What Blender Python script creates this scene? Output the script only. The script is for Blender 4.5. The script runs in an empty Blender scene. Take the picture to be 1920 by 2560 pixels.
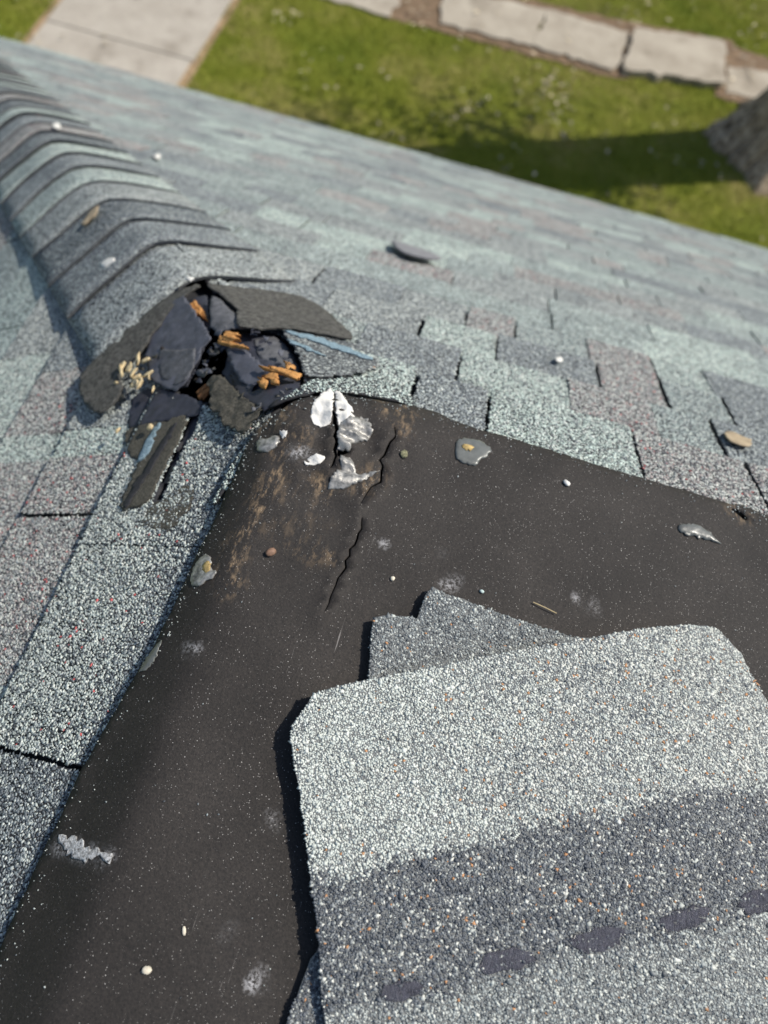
import bpy, math, random
import numpy as np
from mathutils import Matrix, Vector
from mathutils.geometry import delaunay_2d_cdt

# ------------------------------------------------------------------ camera, sky, sun, exposure
scene = bpy.context.scene
col = scene.collection
GROUND_DROP = 5.2            # the flat roof top is modelled at z = 0 and everything is lifted by this at the end
CAM = np.array([0.1428, -0.46157, 0.6836])
ROT = np.array([[0.96182262, 0.25085765, 0.10939691],      # camera right, down, forward in the world
                [0.27325523, -0.85819370, -0.43455166],
                [-0.01512687, 0.44785489, -0.89397828]])
FPX = 1846.93                # focal length in pixels of the 1920 x 2560 frame
cam_data = bpy.data.cameras.new('camera')
cam = bpy.data.objects.new('camera', cam_data); col.objects.link(cam)
r, d, f = ROT
cam.matrix_world = Matrix(((r[0], -d[0], -f[0], CAM[0]), (r[1], -d[1], -f[1], CAM[1]), (r[2], -d[2], -f[2], CAM[2]), (0, 0, 0, 1)))
cam_data.sensor_fit = 'VERTICAL'; cam_data.sensor_height = 36.0; cam_data.sensor_width = 27.0
cam_data.lens = FPX * 36.0 / 2560.0
cam_data.clip_start = 0.01; cam_data.clip_end = 1000.0
cam_data.dof.use_dof = True
cam_data.dof.focus_distance = 0.66
cam_data.dof.aperture_fstop = 3.7
scene.camera = cam

SUN_EL = math.radians(50.0)
SUN_AZ = math.atan2(0.89, 0.45)          # from +Y towards +X
world = bpy.data.worlds.new('World'); scene.world = world; world.use_nodes = True
wn = world.node_tree.nodes; wl = world.node_tree.links
sky = wn.new('ShaderNodeTexSky'); sky.sky_type = 'NISHITA'; sky.sun_disc = False
sky.sun_elevation = SUN_EL; sky.sun_rotation = SUN_AZ
wl.new(sky.outputs['Color'], wn['Background'].inputs['Color'])
wn['Background'].inputs['Strength'].default_value = 0.10
sun_data = bpy.data.lights.new('sun', 'SUN'); sun_data.energy = 3.9; sun_data.angle = math.radians(0.5)
sun_data.color = (1.0, 0.945, 0.85)
sun = bpy.data.objects.new('sun', sun_data); col.objects.link(sun)
sdir = Vector((math.sin(SUN_AZ) * math.cos(SUN_EL), math.cos(SUN_AZ) * math.cos(SUN_EL), math.sin(SUN_EL)))
sun.rotation_euler = sdir.to_track_quat('Z', 'Y').to_euler(); sun.location = (6, 4, 14)
scene.view_settings.view_transform = 'Standard'; scene.view_settings.look = 'None'
scene.view_settings.exposure = 0.38; scene.view_settings.gamma = 1.0
scene.view_settings.use_curve_mapping = False
scene.render.engine = 'CYCLES'
scene.cycles.use_denoising = True

rng = np.random.default_rng(7)
random.seed(7)

# ------------------------------------------------------------------ helpers
PITCH = 0.60136
T, CP, SP = math.tan(PITCH), math.cos(PITCH), math.sin(PITCH)
TOP = 1.5                     # side of the flat top
RUN = 3.68                    # plan run of each slope

def base(x, y):
    """roof surface: flat top and four slopes, the arrises slightly rounded"""
    x = np.asarray(x, float); y = np.asarray(y, float); k = 0.009
    zs = [np.zeros_like(x), -T * y, T * x, T * (TOP - x), T * (y + TOP)]
    m = np.minimum.reduce(zs); s = 0
    for z in zs: s = s + np.exp(-np.clip((z - m) / k, 0, 60))
    return m - k * np.log(s)

def rays(uv):
    uv = np.asarray(uv, float).reshape(-1, 2)
    return np.c_[(uv[:, 0] - 960) / FPX, (uv[:, 1] - 1280) / FPX, np.ones(len(uv))] @ ROT

def roof_xy(uv, off=0.0):
    """where lines of sight through photograph pixels meet the roof surface raised by off"""
    rr = rays(uv); lo = np.full(len(rr), .15); hi = np.full(len(rr), 9.0)
    for _ in range(45):
        mid = (lo + hi) / 2; P = CAM + rr * mid[:, None]
        below = P[:, 2] < base(P[:, 0], P[:, 1]) + off
        hi = np.where(below, mid, hi); lo = np.where(below, lo, mid)
    return (CAM + rr * hi[:, None])[:, :2]

def D(*pts, off=0.0):        # full view, 1659 px wide
    return roof_xy(np.array(pts, float) * (1920 / 1659), off)
def Hc(*pts, off=0.0):       # crop round the hole
    return roof_xy(np.array(pts, float) * 0.48222 + [160, 680], off)

def inside(P, poly):
    P = np.asarray(P, float); x, y = P[:, 0], P[:, 1]; res = np.zeros(len(P), bool)
    n = len(poly); j = n - 1
    for i in range(n):
        xi, yi = poly[i]; xj, yj = poly[j]
        c = ((yi > y) != (yj > y)) & (x < (xj - xi) * (y - yi) / (yj - yi + 1e-15) + xi)
        res ^= c; j = i
    return res

def densify(poly, step, jit=0.0, seed=0, closed=True):
    g = np.random.default_rng(seed + 11); out = []
    n = len(poly)
    for i in range(n if closed else n - 1):
        a = np.array(poly[i]); b = np.array(poly[(i + 1) % n]); L = np.linalg.norm(b - a); m = max(1, int(L / step))
        nrm = np.array([-(b - a)[1], (b - a)[0]]) / (L + 1e-9)
        for k in range(m):
            q = a + (b - a) * k / m
            out.append(q + nrm * g.normal(0, jit) if (k or jit) else q)
    return np.array(out)

def smooth_poly(poly, it=2):
    P = np.array(poly, float)
    for _ in range(it):
        Q = np.roll(P, -1, 0); P = np.stack([.75 * P + .25 * Q, .25 * P + .75 * Q], 1).reshape(-1, 2)
    return P

def vnoise(x, y, s, seed=0):
    """smooth value noise 0..1"""
    x = np.asarray(x) / s; y = np.asarray(y) / s
    xi = np.floor(x).astype(int); yi = np.floor(y).astype(int); fx = x - xi; fy = y - yi
    fx = fx * fx * (3 - 2 * fx); fy = fy * fy * (3 - 2 * fy)
    def h(a, b):
        n = (a * 374761393 + b * 668265263 + seed * 974634777) & 0x7fffffff
        n = ((n ^ (n >> 13)) * 1274126177) & 0x7fffffff
        return ((n ^ (n >> 16)) & 0xffff) / 65535.0
    return (h(xi, yi) * (1 - fx) + h(xi + 1, yi) * fx) * (1 - fy) + (h(xi, yi + 1) * (1 - fx) + h(xi + 1, yi + 1) * fx) * fy
def fbm(x, y, s, seed=0):
    return (vnoise(x, y, s, seed) * .55 + vnoise(x, y, s * .47, seed + 1) * .28 + vnoise(x, y, s * .21, seed + 2) * .17)

def make_mesh(name, verts, faces, mats, fmat=None, smooth=False, colors=None):
    """verts (n,3); faces list of index tuples or an (m,3) array"""
    me = bpy.data.meshes.new(name)
    verts = np.asarray(verts, np.float32)
    tri = isinstance(faces, np.ndarray)
    if tri:
        nf = len(faces); me.vertices.add(len(verts)); me.vertices.foreach_set('co', verts.ravel())
        me.loops.add(nf * 3); me.loops.foreach_set('vertex_index', faces.astype(np.int32).ravel())
        me.polygons.add(nf); me.polygons.foreach_set('loop_start', np.arange(0, nf * 3, 3, dtype=np.int32))
    else:
        me.from_pydata([tuple(map(float, v)) for v in verts], [], [tuple(map(int, q)) for q in faces]); nf = len(me.polygons)
    for m in (mats if isinstance(mats, (list, tuple)) else [mats]): me.materials.append(m)
    if fmat is not None: me.polygons.foreach_set('material_index', np.asarray(fmat, np.int32))
    if smooth is not False:
        me.polygons.foreach_set('use_smooth', np.full(nf, True) if smooth is True else np.asarray(smooth, bool))
    if colors is not None:
        a = me.color_attributes.new('col', 'FLOAT_COLOR', 'POINT'); c4 = np.c_[colors, np.ones(len(colors))].astype(np.float32)
        a.data.foreach_set('color', c4.ravel())
    me.update(calc_edges=True)
    return me

def link(name, me, parent=None):
    o = bpy.data.objects.new(name, me); col.objects.link(o)
    if parent is not None: o.parent = parent
    return o
def tag(o, label, cat, group=None):
    o['label'] = label; o['category'] = cat
    if group: o['group'] = group
    return o
def empty(name, loc=(0, 0, 0)):
    o = bpy.data.objects.new(name, None); col.objects.link(o); o.location = loc; o.empty_display_size = .1
    return o

def tri_poly(poly, step, holes=(), jit=0.0, seed=0, hstep=None):
    B = densify(poly, step, jit, seed); loops = [B] + [densify(h, hstep or step) for h in holes]
    lo, hi = B.min(0), B.max(0)
    gx, gy = np.meshgrid(np.arange(lo[0], hi[0], step), np.arange(lo[1], hi[1], step * .87))
    gx = gx + (np.arange(gx.shape[0]) % 2)[:, None] * step * .5
    G = np.c_[gx.ravel(), gy.ravel()]; G += np.random.default_rng(seed).uniform(-.12, .12, G.shape) * step
    G = G[inside(G, B)]
    for h in loops[1:]: G = G[~inside(G, h)] if len(G) else G
    if len(G):
        keep = np.ones(len(G), bool)
        for L in loops:
            for s0 in range(0, len(L), 200):
                dd = ((G[:, None, :] - L[None, s0:s0 + 200, :]) ** 2).sum(2).min(1); keep &= dd > (step * .45) ** 2
        G = G[keep]
    V = []; E = []
    for L in loops:
        n0 = len(V); V += [Vector(q) for q in L]; E += [(n0 + i, n0 + (i + 1) % len(L)) for i in range(len(L))]
    V += [Vector(q) for q in G]
    vv, ee, ff, *_ = delaunay_2d_cdt(V, E, [], 0, 1e-7)
    P = np.array([tuple(v) for v in vv]); F = np.array([tuple(q) for q in ff if len(q) == 3])
    c = P[F].mean(1); ok = inside(c, B)
    for h in loops[1:]: ok &= ~inside(c, h)
    F = F[ok]
    a = P[F]; area = (a[:, 1, 0] - a[:, 0, 0]) * (a[:, 2, 1] - a[:, 0, 1]) - (a[:, 1, 1] - a[:, 0, 1]) * (a[:, 2, 0] - a[:, 0, 0])
    F[area < 0] = F[area < 0][:, ::-1]
    used = np.unique(F); remap = -np.ones(len(P), int); remap[used] = np.arange(len(used))
    return P[used], remap[F]

def shell(P, F, ztop, thick):
    """top surface plus an underside and rims"""
    n = len(P); Vt = np.c_[P, ztop]; Vb = np.c_[P, ztop - thick]
    e = np.sort(np.r_[F[:, [0, 1]], F[:, [1, 2]], F[:, [2, 0]]], 1); key = e[:, 0].astype(np.int64) * (n + 1) + e[:, 1]
    _, inv, cnt = np.unique(key, return_inverse=True, return_counts=True)
    d_ = np.r_[F[:, [0, 1]], F[:, [1, 2]], F[:, [2, 0]]][cnt[inv] == 1]
    side = np.r_[np.c_[d_[:, 1], d_[:, 0], d_[:, 0] + n], np.c_[d_[:, 1], d_[:, 0] + n, d_[:, 1] + n]]
    faces = np.r_[F, F[:, ::-1] + n, side]
    sm = np.r_[np.ones(2 * len(F), bool), np.zeros(len(side), bool)]
    return np.r_[Vt, Vb], faces, sm

def sheet(name, poly, mat, parent=None, off=0.004, thick=0.003, step=0.008, holes=(), jit=0.0, seed=0, rnd=0, absolute=False):
    poly = np.array(poly)
    if rnd: poly = smooth_poly(poly, rnd)
    P, F = tri_poly(poly, step, holes, jit, seed)
    o_ = off(P[:, 0], P[:, 1]) if callable(off) else off
    V, Fa, sm = shell(P, F, (0 if absolute else base(P[:, 0], P[:, 1])) + o_, thick)
    return link(name, make_mesh(name, V, Fa, mat, smooth=sm), parent)

# granules: squashed, uneven eight-faced crystals
OCT_V = np.array([[1, 0, 0], [-1, 0, 0], [0, 1, 0], [0, -1, 0], [0, 0, 1], [0, 0, -1]], float)
OCT_F = np.array([[0, 2, 4], [2, 1, 4], [1, 3, 4], [3, 0, 4], [2, 0, 5], [1, 2, 5], [3, 1, 5], [0, 3, 5]])
def crystals(C, N, rad, colors, g):
    """C centres (n,3), N surface normal (3,), rad (n,), colours (n,3)"""
    n = len(C)
    V = OCT_V[None] * g.uniform(.75, 1.35, (n, 6, 1)) + g.normal(0, .2, (n, 6, 3))
    V[:, :, 0] *= g.uniform(.85, 1.5, (n, 1)); V[:, :, 2] *= .42
    a = g.uniform(0, 6.283, n); ca, sa = np.cos(a), np.sin(a)
    V = np.stack([V[:, :, 0] * ca[:, None] - V[:, :, 1] * sa[:, None], V[:, :, 0] * sa[:, None] + V[:, :, 1] * ca[:, None], V[:, :, 2]], 2)
    b = g.normal(0, .35, n); cb, sb = np.cos(b), np.sin(b)
    V = np.stack([V[:, :, 0], V[:, :, 1] * cb[:, None] - V[:, :, 2] * sb[:, None], V[:, :, 1] * sb[:, None] + V[:, :, 2] * cb[:, None]], 2)
    V *= rad[:, None, None]
    N = np.asarray(N, float); u = np.cross([0, 1, 0], N); u /= np.linalg.norm(u); w = np.cross(N, u)
    V = V @ np.array([u, w, N]) + C[:, None, :]
    F = (OCT_F[None] + (np.arange(n) * 6)[:, None, None]).reshape(-1, 3)
    return V.reshape(-1, 3), F, np.repeat(colors, 6, 0)
def hexgrid(lo, hi, s, g, j=.33):
    gx, gy = np.meshgrid(np.arange(lo[0], hi[0], s), np.arange(lo[1], hi[1], s * .87))
    gx = gx + (np.arange(gx.shape[0]) % 2)[:, None] * s * .5
    G = np.c_[gx.ravel(), gy.ravel()]; return G + g.uniform(-j, j, G.shape) * s

PAL = {   # colour, weight : albedo of the ceramic granules
    'mint':  [((.53, .61, .58), 36), ((.43, .51, .49), 28), ((.64, .68, .65), 14), ((.28, .33, .33), 11), ((.12, .14, .15), 9)],
    'teal':  [((.42, .48, .475), 30), ((.32, .375, .375), 28), ((.55, .60, .58), 18), ((.20, .235, .245), 13), ((.09, .10, .115), 9)],
    'slate': [((.23, .255, .275), 32), ((.14, .16, .18), 24), ((.35, .385, .40), 22), ((.50, .54, .535), 13), ((.28, .305, .33), 10)],
    'mauve': [((.43, .435, .43), 30), ((.57, .59, .565), 20), ((.36, .315, .315), 20), ((.21, .205, .22), 15), ((.09, .09, .10), 10), ((.48, .12, .12), 1.6)],
    'grey':  [((.41, .44, .44), 30), ((.30, .33, .34), 26), ((.56, .59, .575), 20), ((.18, .20, .215), 14), ((.08, .088, .10), 9)],
    'fleck': [((.50, .55, .53), 32), ((.38, .42, .41), 26), ((.64, .67, .64), 16), ((.20, .225, .24), 14), ((.08, .09, .10), 11), ((.55, .12, .12), .8)],
    'dim':   [((.16, .18, .20), 32), ((.09, .105, .125), 30), ((.30, .335, .35), 16), ((.50, .54, .53), 13), ((.22, .245, .27), 10)],
    'pale':  [((.57, .60, .57), 38), ((.49, .525, .505), 28), ((.65, .67, .64), 16), ((.38, .41, .405), 10), ((.23, .25, .255), 6), ((.46, .25, .13), .3)],
    'blend': [((.54, .555, .525), 28), ((.44, .47, .455), 24), ((.64, .645, .61), 12), ((.31, .335, .34), 16), ((.16, .175, .19), 14), ((.46, .24, .12), 2.2)],
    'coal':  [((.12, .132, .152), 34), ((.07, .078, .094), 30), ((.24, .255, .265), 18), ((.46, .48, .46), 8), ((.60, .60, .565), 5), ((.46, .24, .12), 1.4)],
    'ash':   [((.29, .315, .32), 30), ((.19, .205, .215), 26), ((.42, .445, .435), 22), ((.56, .575, .545), 12), ((.11, .12, .13), 9), ((.46, .24, .12), .6)],
    'char':  [((.19, .205, .215), 34), ((.12, .13, .14), 26), ((.30, .325, .33), 24), ((.50, .525, .51), 12), ((.46, .24, .12), .7)],
}
SHIFT = np.array([.965, .965, .925])
for k_ in PAL: PAL[k_] = [(tuple(np.array(c_) * SHIFT), w_) for c_, w_ in PAL[k_]]
def pick(pal, n, g):
    cs = np.array([c for c, w in PAL[pal]]); w = np.array([w for c, w in PAL[pal]], float)
    return cs[g.choice(len(cs), n, p=w / w.sum())] * g.uniform(.85, 1.15, (n, 1))

# ------------------------------------------------------------------ materials
def mat(name):
    m = bpy.data.materials.new(name); m.use_nodes = True
    nt = m.node_tree; return m, nt, nt.nodes, nt.links, nt.nodes['Principled BSDF']
def node(N, t, **kw):
    n = N.new(t)
    for k, v in kw.items(): setattr(n, k, v)
    return n
def ramp(N, stops, interp='LINEAR'):
    n = N.new('ShaderNodeValToRGB'); cr = n.color_ramp; cr.interpolation = interp
    while len(cr.elements) > 1: cr.elements.remove(cr.elements[-1])
    cr.elements[0].position = stops[0][0]; cr.elements[0].color = (*stops[0][1], 1) if len(stops[0][1]) == 3 else stops[0][1]
    for p_, c_ in stops[1:]:
        e = cr.elements.new(p_); e.color = (*c_, 1) if len(c_) == 3 else c_
    return n
def coords(N, L, scale=(1, 1, 1), rotz=0.0):
    tc = N.new('ShaderNodeTexCoord'); mp = N.new('ShaderNodeMapping'); mp.inputs['Scale'].default_value = scale
    mp.inputs['Rotation'].default_value = (0, 0, rotz); L.new(tc.outputs['Object'], mp.inputs['Vector']); return mp.outputs['Vector']
def mixc(N, L, fac, a, b, mode='MIX'):
    n = N.new('ShaderNodeMix'); n.data_type = 'RGBA'; n.blend_type = mode
    for sock, v in ((n.inputs[0], fac), (n.inputs[6], a), (n.inputs[7], b)):
        if hasattr(v, 'links') or isinstance(v, bpy.types.NodeSocket): L.new(v, sock)
        elif isinstance(v, (int, float)): sock.default_value = v
        else: sock.default_value = (*v, 1) if len(v) == 3 else v
    return n.outputs[2]
def noise(N, L, vec, scale, detail=4, rough=.55):
    n = N.new('ShaderNodeTexNoise'); n.inputs['Scale'].default_value = scale; n.inputs['Detail'].default_value = detail
    n.inputs['Roughness'].default_value = rough; L.new(vec, n.inputs['Vector']); return n.outputs['Fac']
def bump(N, L, h, strength, dist, bsdf):
    b = N.new('ShaderNodeBump'); b.inputs['Strength'].default_value = strength; b.inputs['Distance'].default_value = dist
    L.new(h, b.inputs['Height']); L.new(b.outputs['Normal'], bsdf.inputs['Normal']); return b

def granule_mat(pal, cell=.0034):
    m, nt, N, L, B = mat('granules_' + pal)
    v = coords(N, L)
    vo = node(N, 'ShaderNodeTexVoronoi', feature='F1'); vo.inputs['Scale'].default_value = 1 / cell; L.new(v, vo.inputs['Vector'])
    tot = sum(w for _, w in PAL[pal]); acc = 0; st = []
    for c_, w in PAL[pal]: st.append((acc / tot, c_)); acc += w
    sep = N.new('ShaderNodeSeparateColor'); L.new(vo.outputs['Color'], sep.inputs[0])
    rp = ramp(N, st, 'CONSTANT'); L.new(sep.outputs[0], rp.inputs[0])
    gap = ramp(N, [(.0, (0, 0, 0)), (.52, (0, 0, 0)), (.75, (1, 1, 1))]); L.new(vo.outputs['Distance'], gap.inputs[0])
    c = mixc(N, L, gap.outputs[0], rp.outputs[0], (.03, .03, .034))
    big = ramp(N, [(.3, (.72, .73, .75)), (.7, (1.06, 1.06, 1.05))]); L.new(noise(N, L, v, 9, 4), big.inputs[0])
    c = mixc(N, L, 1.0, c, big.outputs[0], 'MULTIPLY')
    L.new(c, B.inputs['Base Color']); B.inputs['Roughness'].default_value = .82; B.inputs['Specular IOR Level'].default_value = .3
    inv = N.new('ShaderNodeMath'); inv.operation = 'SUBTRACT'; inv.inputs[0].default_value = 1; L.new(vo.outputs['Distance'], inv.inputs[1])
    bump(N, L, inv.outputs[0], .8, .0022, B)
    return m
GM = {k: granule_mat(k) for k in PAL}

def attr_mat(name, rough=.7, spec=.4):
    m, nt, N, L, B = mat(name)
    a = node(N, 'ShaderNodeAttribute', attribute_name='col'); L.new(a.outputs['Color'], B.inputs['Base Color'])
    B.inputs['Roughness'].default_value = rough; B.inputs['Specular IOR Level'].default_value = spec
    return m
M_CRYSTAL = attr_mat('loose_granule_faces', .62, .45)

def plain(name, c, rough=.8, var=.25, scale=60, bstr=.4, bdist=.002, spec=.3, stretch=(1, 1, 1), rotz=0, c2=None):
    m, nt, N, L, B = mat(name); v = coords(N, L, stretch, rotz)
    n = noise(N, L, v, scale, 6, .6)
    a = tuple(x * (1 - var) for x in c); b = tuple(min(1, x * (1 + var)) for x in c) if c2 is None else c2
    rp = ramp(N, [(.3, a), (.7, b)]); L.new(n, rp.inputs[0]); L.new(rp.outputs[0], B.inputs['Base Color'])
    B.inputs['Roughness'].default_value = rough; B.inputs['Specular IOR Level'].default_value = spec
    if bstr: bump(N, L, noise(N, L, v, scale * 2.3, 5, .65), bstr, bdist, B)
    return m
M_ASPHALT = plain('asphalt_mat', (.03, .03, .033), .8, .3, 200, .5, .001)
M_FINES = plain('stone_fines', (.17, .175, .17), .85, .4, 500, .6, .001)
M_BACK = plain('shingle_back', (.045, .044, .040), .9, .3, 170, 1.0, .004, c2=(.165, .16, .145))
M_FELT = plain('slate_felt', (.085, .089, .108), .7, .3, 70, .5, .0015)
M_FELTN = plain('navy_felt', (.040, .042, .056), .6, .25, 90, .35, .001)
M_FELTG = plain('grey_felt', (.095, .097, .105), .75, .35, 110, .6, .0015)
M_VOID = plain('attic_board', (.02, .015, .012), .95, .4, 40, .5, .004)
M_WOOD = plain('splintered_board', (.50, .21, .05), .75, .35, 90, .8, .003, stretch=(1, .16, 1), rotz=.5, c2=(.62, .32, .11))
M_CHIP = plain('pale_chip', (.66, .52, .30), .8, .2, 120, .5, .002)
M_GRIT = plain('gritty_adhesive', (.075, .068, .055), .9, .55, 420, .9, .003, c2=(.16, .15, .12))
M_BLUE = plain('blue_chalk', (.17, .27, .33), .85, .6, 420, .7, .002, c2=(.34, .47, .54))
M_WHITE = plain('white_sealant', (.70, .68, .63), .6, .12, 160, .6, .0015)
M_DROP = plain('chalky_dropping', (.06, .055, .05), .8, .1, 420, .8, .002, c2=(.95, .94, .92))
M_LEAF = plain('tan_leaf', (.34, .27, .18), .8, .25, 60, .3, .001)
M_GREYLUMP = plain('weathered_sealant', (.13, .13, .125), .40, .4, 170, .45, .0012, spec=.6, c2=(.50, .48, .44)); M_GREYLUMP.node_tree.nodes['Principled BSDF'].inputs['Metallic'].default_value = .35
M_CLEAR = plain('dull_sealant', (.12, .125, .115), .35, .25, 90, .3, .001, spec=.6)
M_YELLOW = plain('rust_yellow', (.42, .30, .12), .7, .4, 200, .5, .001)
M_STONE = plain('pale_pebble', (.62, .56, .44), .7, .15, 300, .4, .0005)
M_BROWNP = plain('brown_pebble', (.20, .12, .08), .65, .35, 400, .5, .0005)
M_TWIG = plain('dry_stalk', (.50, .40, .22), .7, .2, 300, .3, .0003)
M_SEAL = plain('tar_dash', (.12, .117, .142), .24, .4, 420, 1.0, .006, spec=.8, stretch=(1, .28, 1), rotz=-.25)
M_TRIM = plain('white_trim_paint', (.74, .73, .70), .5, .05, 20, .1, .001)
M_SIDING = plain('cream_siding', (.60, .57, .50), .7, .06, 30, .15, .002)

def membrane_mat():
    m, nt, N, L, B = mat('dark_membrane'); v = coords(N, L)
    rp = ramp(N, [(.30, (.0170, .0145, .0128)), (.70, (.034, .0295, .0262))]); L.new(noise(N, L, v, 9, 7, .62), rp.inputs[0])
    c = rp.outputs[0]
    # fine fleece mottling
    rp2 = ramp(N, [(.35, (.62, .62, .62)), (.7, (1.5, 1.46, 1.42))]); L.new(noise(N, L, v, 520, 3, .7), rp2.inputs[0])
    c = mixc(N, L, 1.0, c, rp2.outputs[0], 'MULTIPLY')
    # sand specks of two sizes
    for cell, thr, rad, colr in ((.0036, .45, .075, (.75, .72, .66)), (.0017, .50, .17, (.44, .42, .39))):
        vo = node(N, 'ShaderNodeTexVoronoi', feature='F1'); vo.inputs['Scale'].default_value = 1 / cell; L.new(v, vo.inputs['Vector'])
        sep = N.new('ShaderNodeSeparateColor'); L.new(vo.outputs['Color'], sep.inputs[0])
        a = node(N, 'ShaderNodeMath', operation='GREATER_THAN'); a.inputs[1].default_value = thr; L.new(sep.outputs[0], a.inputs[0])
        s = node(N, 'ShaderNodeMath', operation='MULTIPLY'); s.inputs[1].default_value = rad * 1.5; L.new(sep.outputs[1], s.inputs[0])
        b = node(N, 'ShaderNodeMath', operation='LESS_THAN'); L.new(vo.outputs['Distance'], b.inputs[0]); L.new(s.outputs[0], b.inputs[1])
        q = node(N, 'ShaderNodeMath', operation='MULTIPLY'); L.new(a.outputs[0], q.inputs[0]); L.new(b.outputs[0], q.inputs[1])
        rb = node(N, 'ShaderNodeMath', operation='MULTIPLY'); L.new(q.outputs[0], rb.inputs[0]); L.new(sep.outputs[2], rb.inputs[1]); c = mixc(N, L, rb.outputs[0], c, colr)
    # tan scuffs, where the face of the sheet is rubbed off: stored per vertex
    at = node(N, 'ShaderNodeAttribute', attribute_name='col'); sp_ = N.new('ShaderNodeSeparateColor'); L.new(at.outputs['Color'], sp_.inputs[0])
    vs = coords(N, L, (1, .42, 1), .35)
    st = ramp(N, [(.50, (0, 0, 0)), (.63, (.95, .95, .95))]); L.new(noise(N, L, vs, 105, 9, .78), st.inputs[0])
    k = node(N, 'ShaderNodeMath', operation='MULTIPLY'); L.new(st.outputs[0], k.inputs[0]); L.new(sp_.outputs[0], k.inputs[1])
    c = mixc(N, L, k.outputs[0], c, (.40, .28, .165))
    # thin pale scratches
    vs2 = coords(N, L, (1, .05, 1), -.28)
    st2 = ramp(N, [(.70, (0, 0, 0)), (.76, (1, 1, 1))]); L.new(noise(N, L, vs2, 420, 3, .6), st2.inputs[0])
    k2 = node(N, 'ShaderNodeMath', operation='MULTIPLY'); L.new(st2.outputs[0], k2.inputs[0]); L.new(sp_.outputs[1], k2.inputs[1])
    c = mixc(N, L, k2.outputs[0], c, (.30, .28, .26))
    # chalky white marks
    st3 = ramp(N, [(.44, (0, 0, 0)), (.58, (1, 1, 1))]); L.new(noise(N, L, v, 330, 5, .7), st3.inputs[0])
    k3 = node(N, 'ShaderNodeMath', operation='MULTIPLY'); L.new(st3.outputs[0], k3.inputs[0]); L.new(sp_.outputs[2], k3.inputs[1])
    c = mixc(N, L, k3.outputs[0], c, (.55, .54, .54))
    L.new(c, B.inputs['Base Color']); B.inputs['Roughness'].default_value = .72; B.inputs['Specular IOR Level'].default_value = .35
    bump(N, L, noise(N, L, v, 260, 7, .75), .6, .0016, B)
    return m
M_MEMB = membrane_mat()

# ------------------------------------------------------------------ the house and its roof
house = empty('house', (TOP / 2, -TOP / 2, -GROUND_DROP))
tag(house, 'house under a blue-grey shingled hip roof with a torn hole in the hip', 'house')
house_off = Vector(house.location)
def hpart(o, parent=None):
    """hang a mesh that was built in roof coordinates under the house or one of its parts"""
    o.parent = parent or house
    if parent is None: o.location = -house_off
    return o

HOLE = smooth_poly(Hc((600, 150), (740, 120), (900, 310), (1090, 320), (1190, 400), (1235, 520), (1225, 600), (1010, 735), (740, 690), (520, 600), (470, 480), (500, 310)), 1)
E0, E1 = -RUN, TOP + RUN
outer = np.array([(E0, -E1 + 0.0), (E1, -E1 + 0.0), (E1, RUN), (E0, RUN)])
P, F = tri_poly(outer, .30, [HOLE], hstep=.02)
V, Fa, sm = shell(P, F, base(P[:, 0], P[:, 1]) - .012, .02)
roof_deck = hpart(link('roof_deck', make_mesh('roof_deck', V, Fa, M_ASPHALT)))

# the dark void of the attic under the hole
hp = densify(HOLE, .02); n = len(hp); zc = base(hp[:, 0], hp[:, 1])
Vv = np.r_[np.c_[hp, zc - .010], np.c_[hp * .98 + hp.mean(0) * .02, zc - .16]]
ctr = hp.mean(0); Vv = np.r_[Vv, [[ctr[0], ctr[1], zc.mean() - .17]]]
Ff = [(i, i + n, (i + 1) % n + n, (i + 1) % n) for i in range(n)] + [(i + n, 2 * n, (i + 1) % n + n) for i in range(n)]
hpart(link('attic_board', make_mesh('attic_board', Vv, Ff, M_VOID)))

# walls, soffit and fascia below the eaves
def box(name, lo, hi, m, parent, bev=0.0):
    x0, y0, z0 = lo; x1, y1, z1 = hi
    V = [(x0, y0, z0), (x1, y0, z0), (x1, y1, z0), (x0, y1, z0), (x0, y0, z1), (x1, y0, z1), (x1, y1, z1), (x0, y1, z1)]
    F = [(3, 2, 1, 0), (4, 5, 6, 7), (0, 1, 5, 4), (1, 2, 6, 5), (2, 3, 7, 6), (3, 0, 4, 7)]
    return link(name, make_mesh(name, V, F, m), parent)
ez = -T * RUN
hpart(box('wall', (E0 + .45, -E1 + .45, -GROUND_DROP), (E1 - .45, RUN - .45, ez - .06), M_SIDING, None))
for lo, hi in (((E0, RUN - .03, ez - .20), (E1, RUN - .005, ez - .035)), ((E0, -E1 + .005, ez - .20), (E1, -E1 + .03, ez - .035)),
               ((E0 + .005, -E1 + .04, ez - .20), (E0 + .03, RUN - .04, ez - .035)), ((E1 - .03, -E1 + .04, ez - .20), (E1 - .005, RUN - .04, ez - .035))):
    hpart(box('fascia_board', lo, hi, M_TRIM, None))

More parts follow.
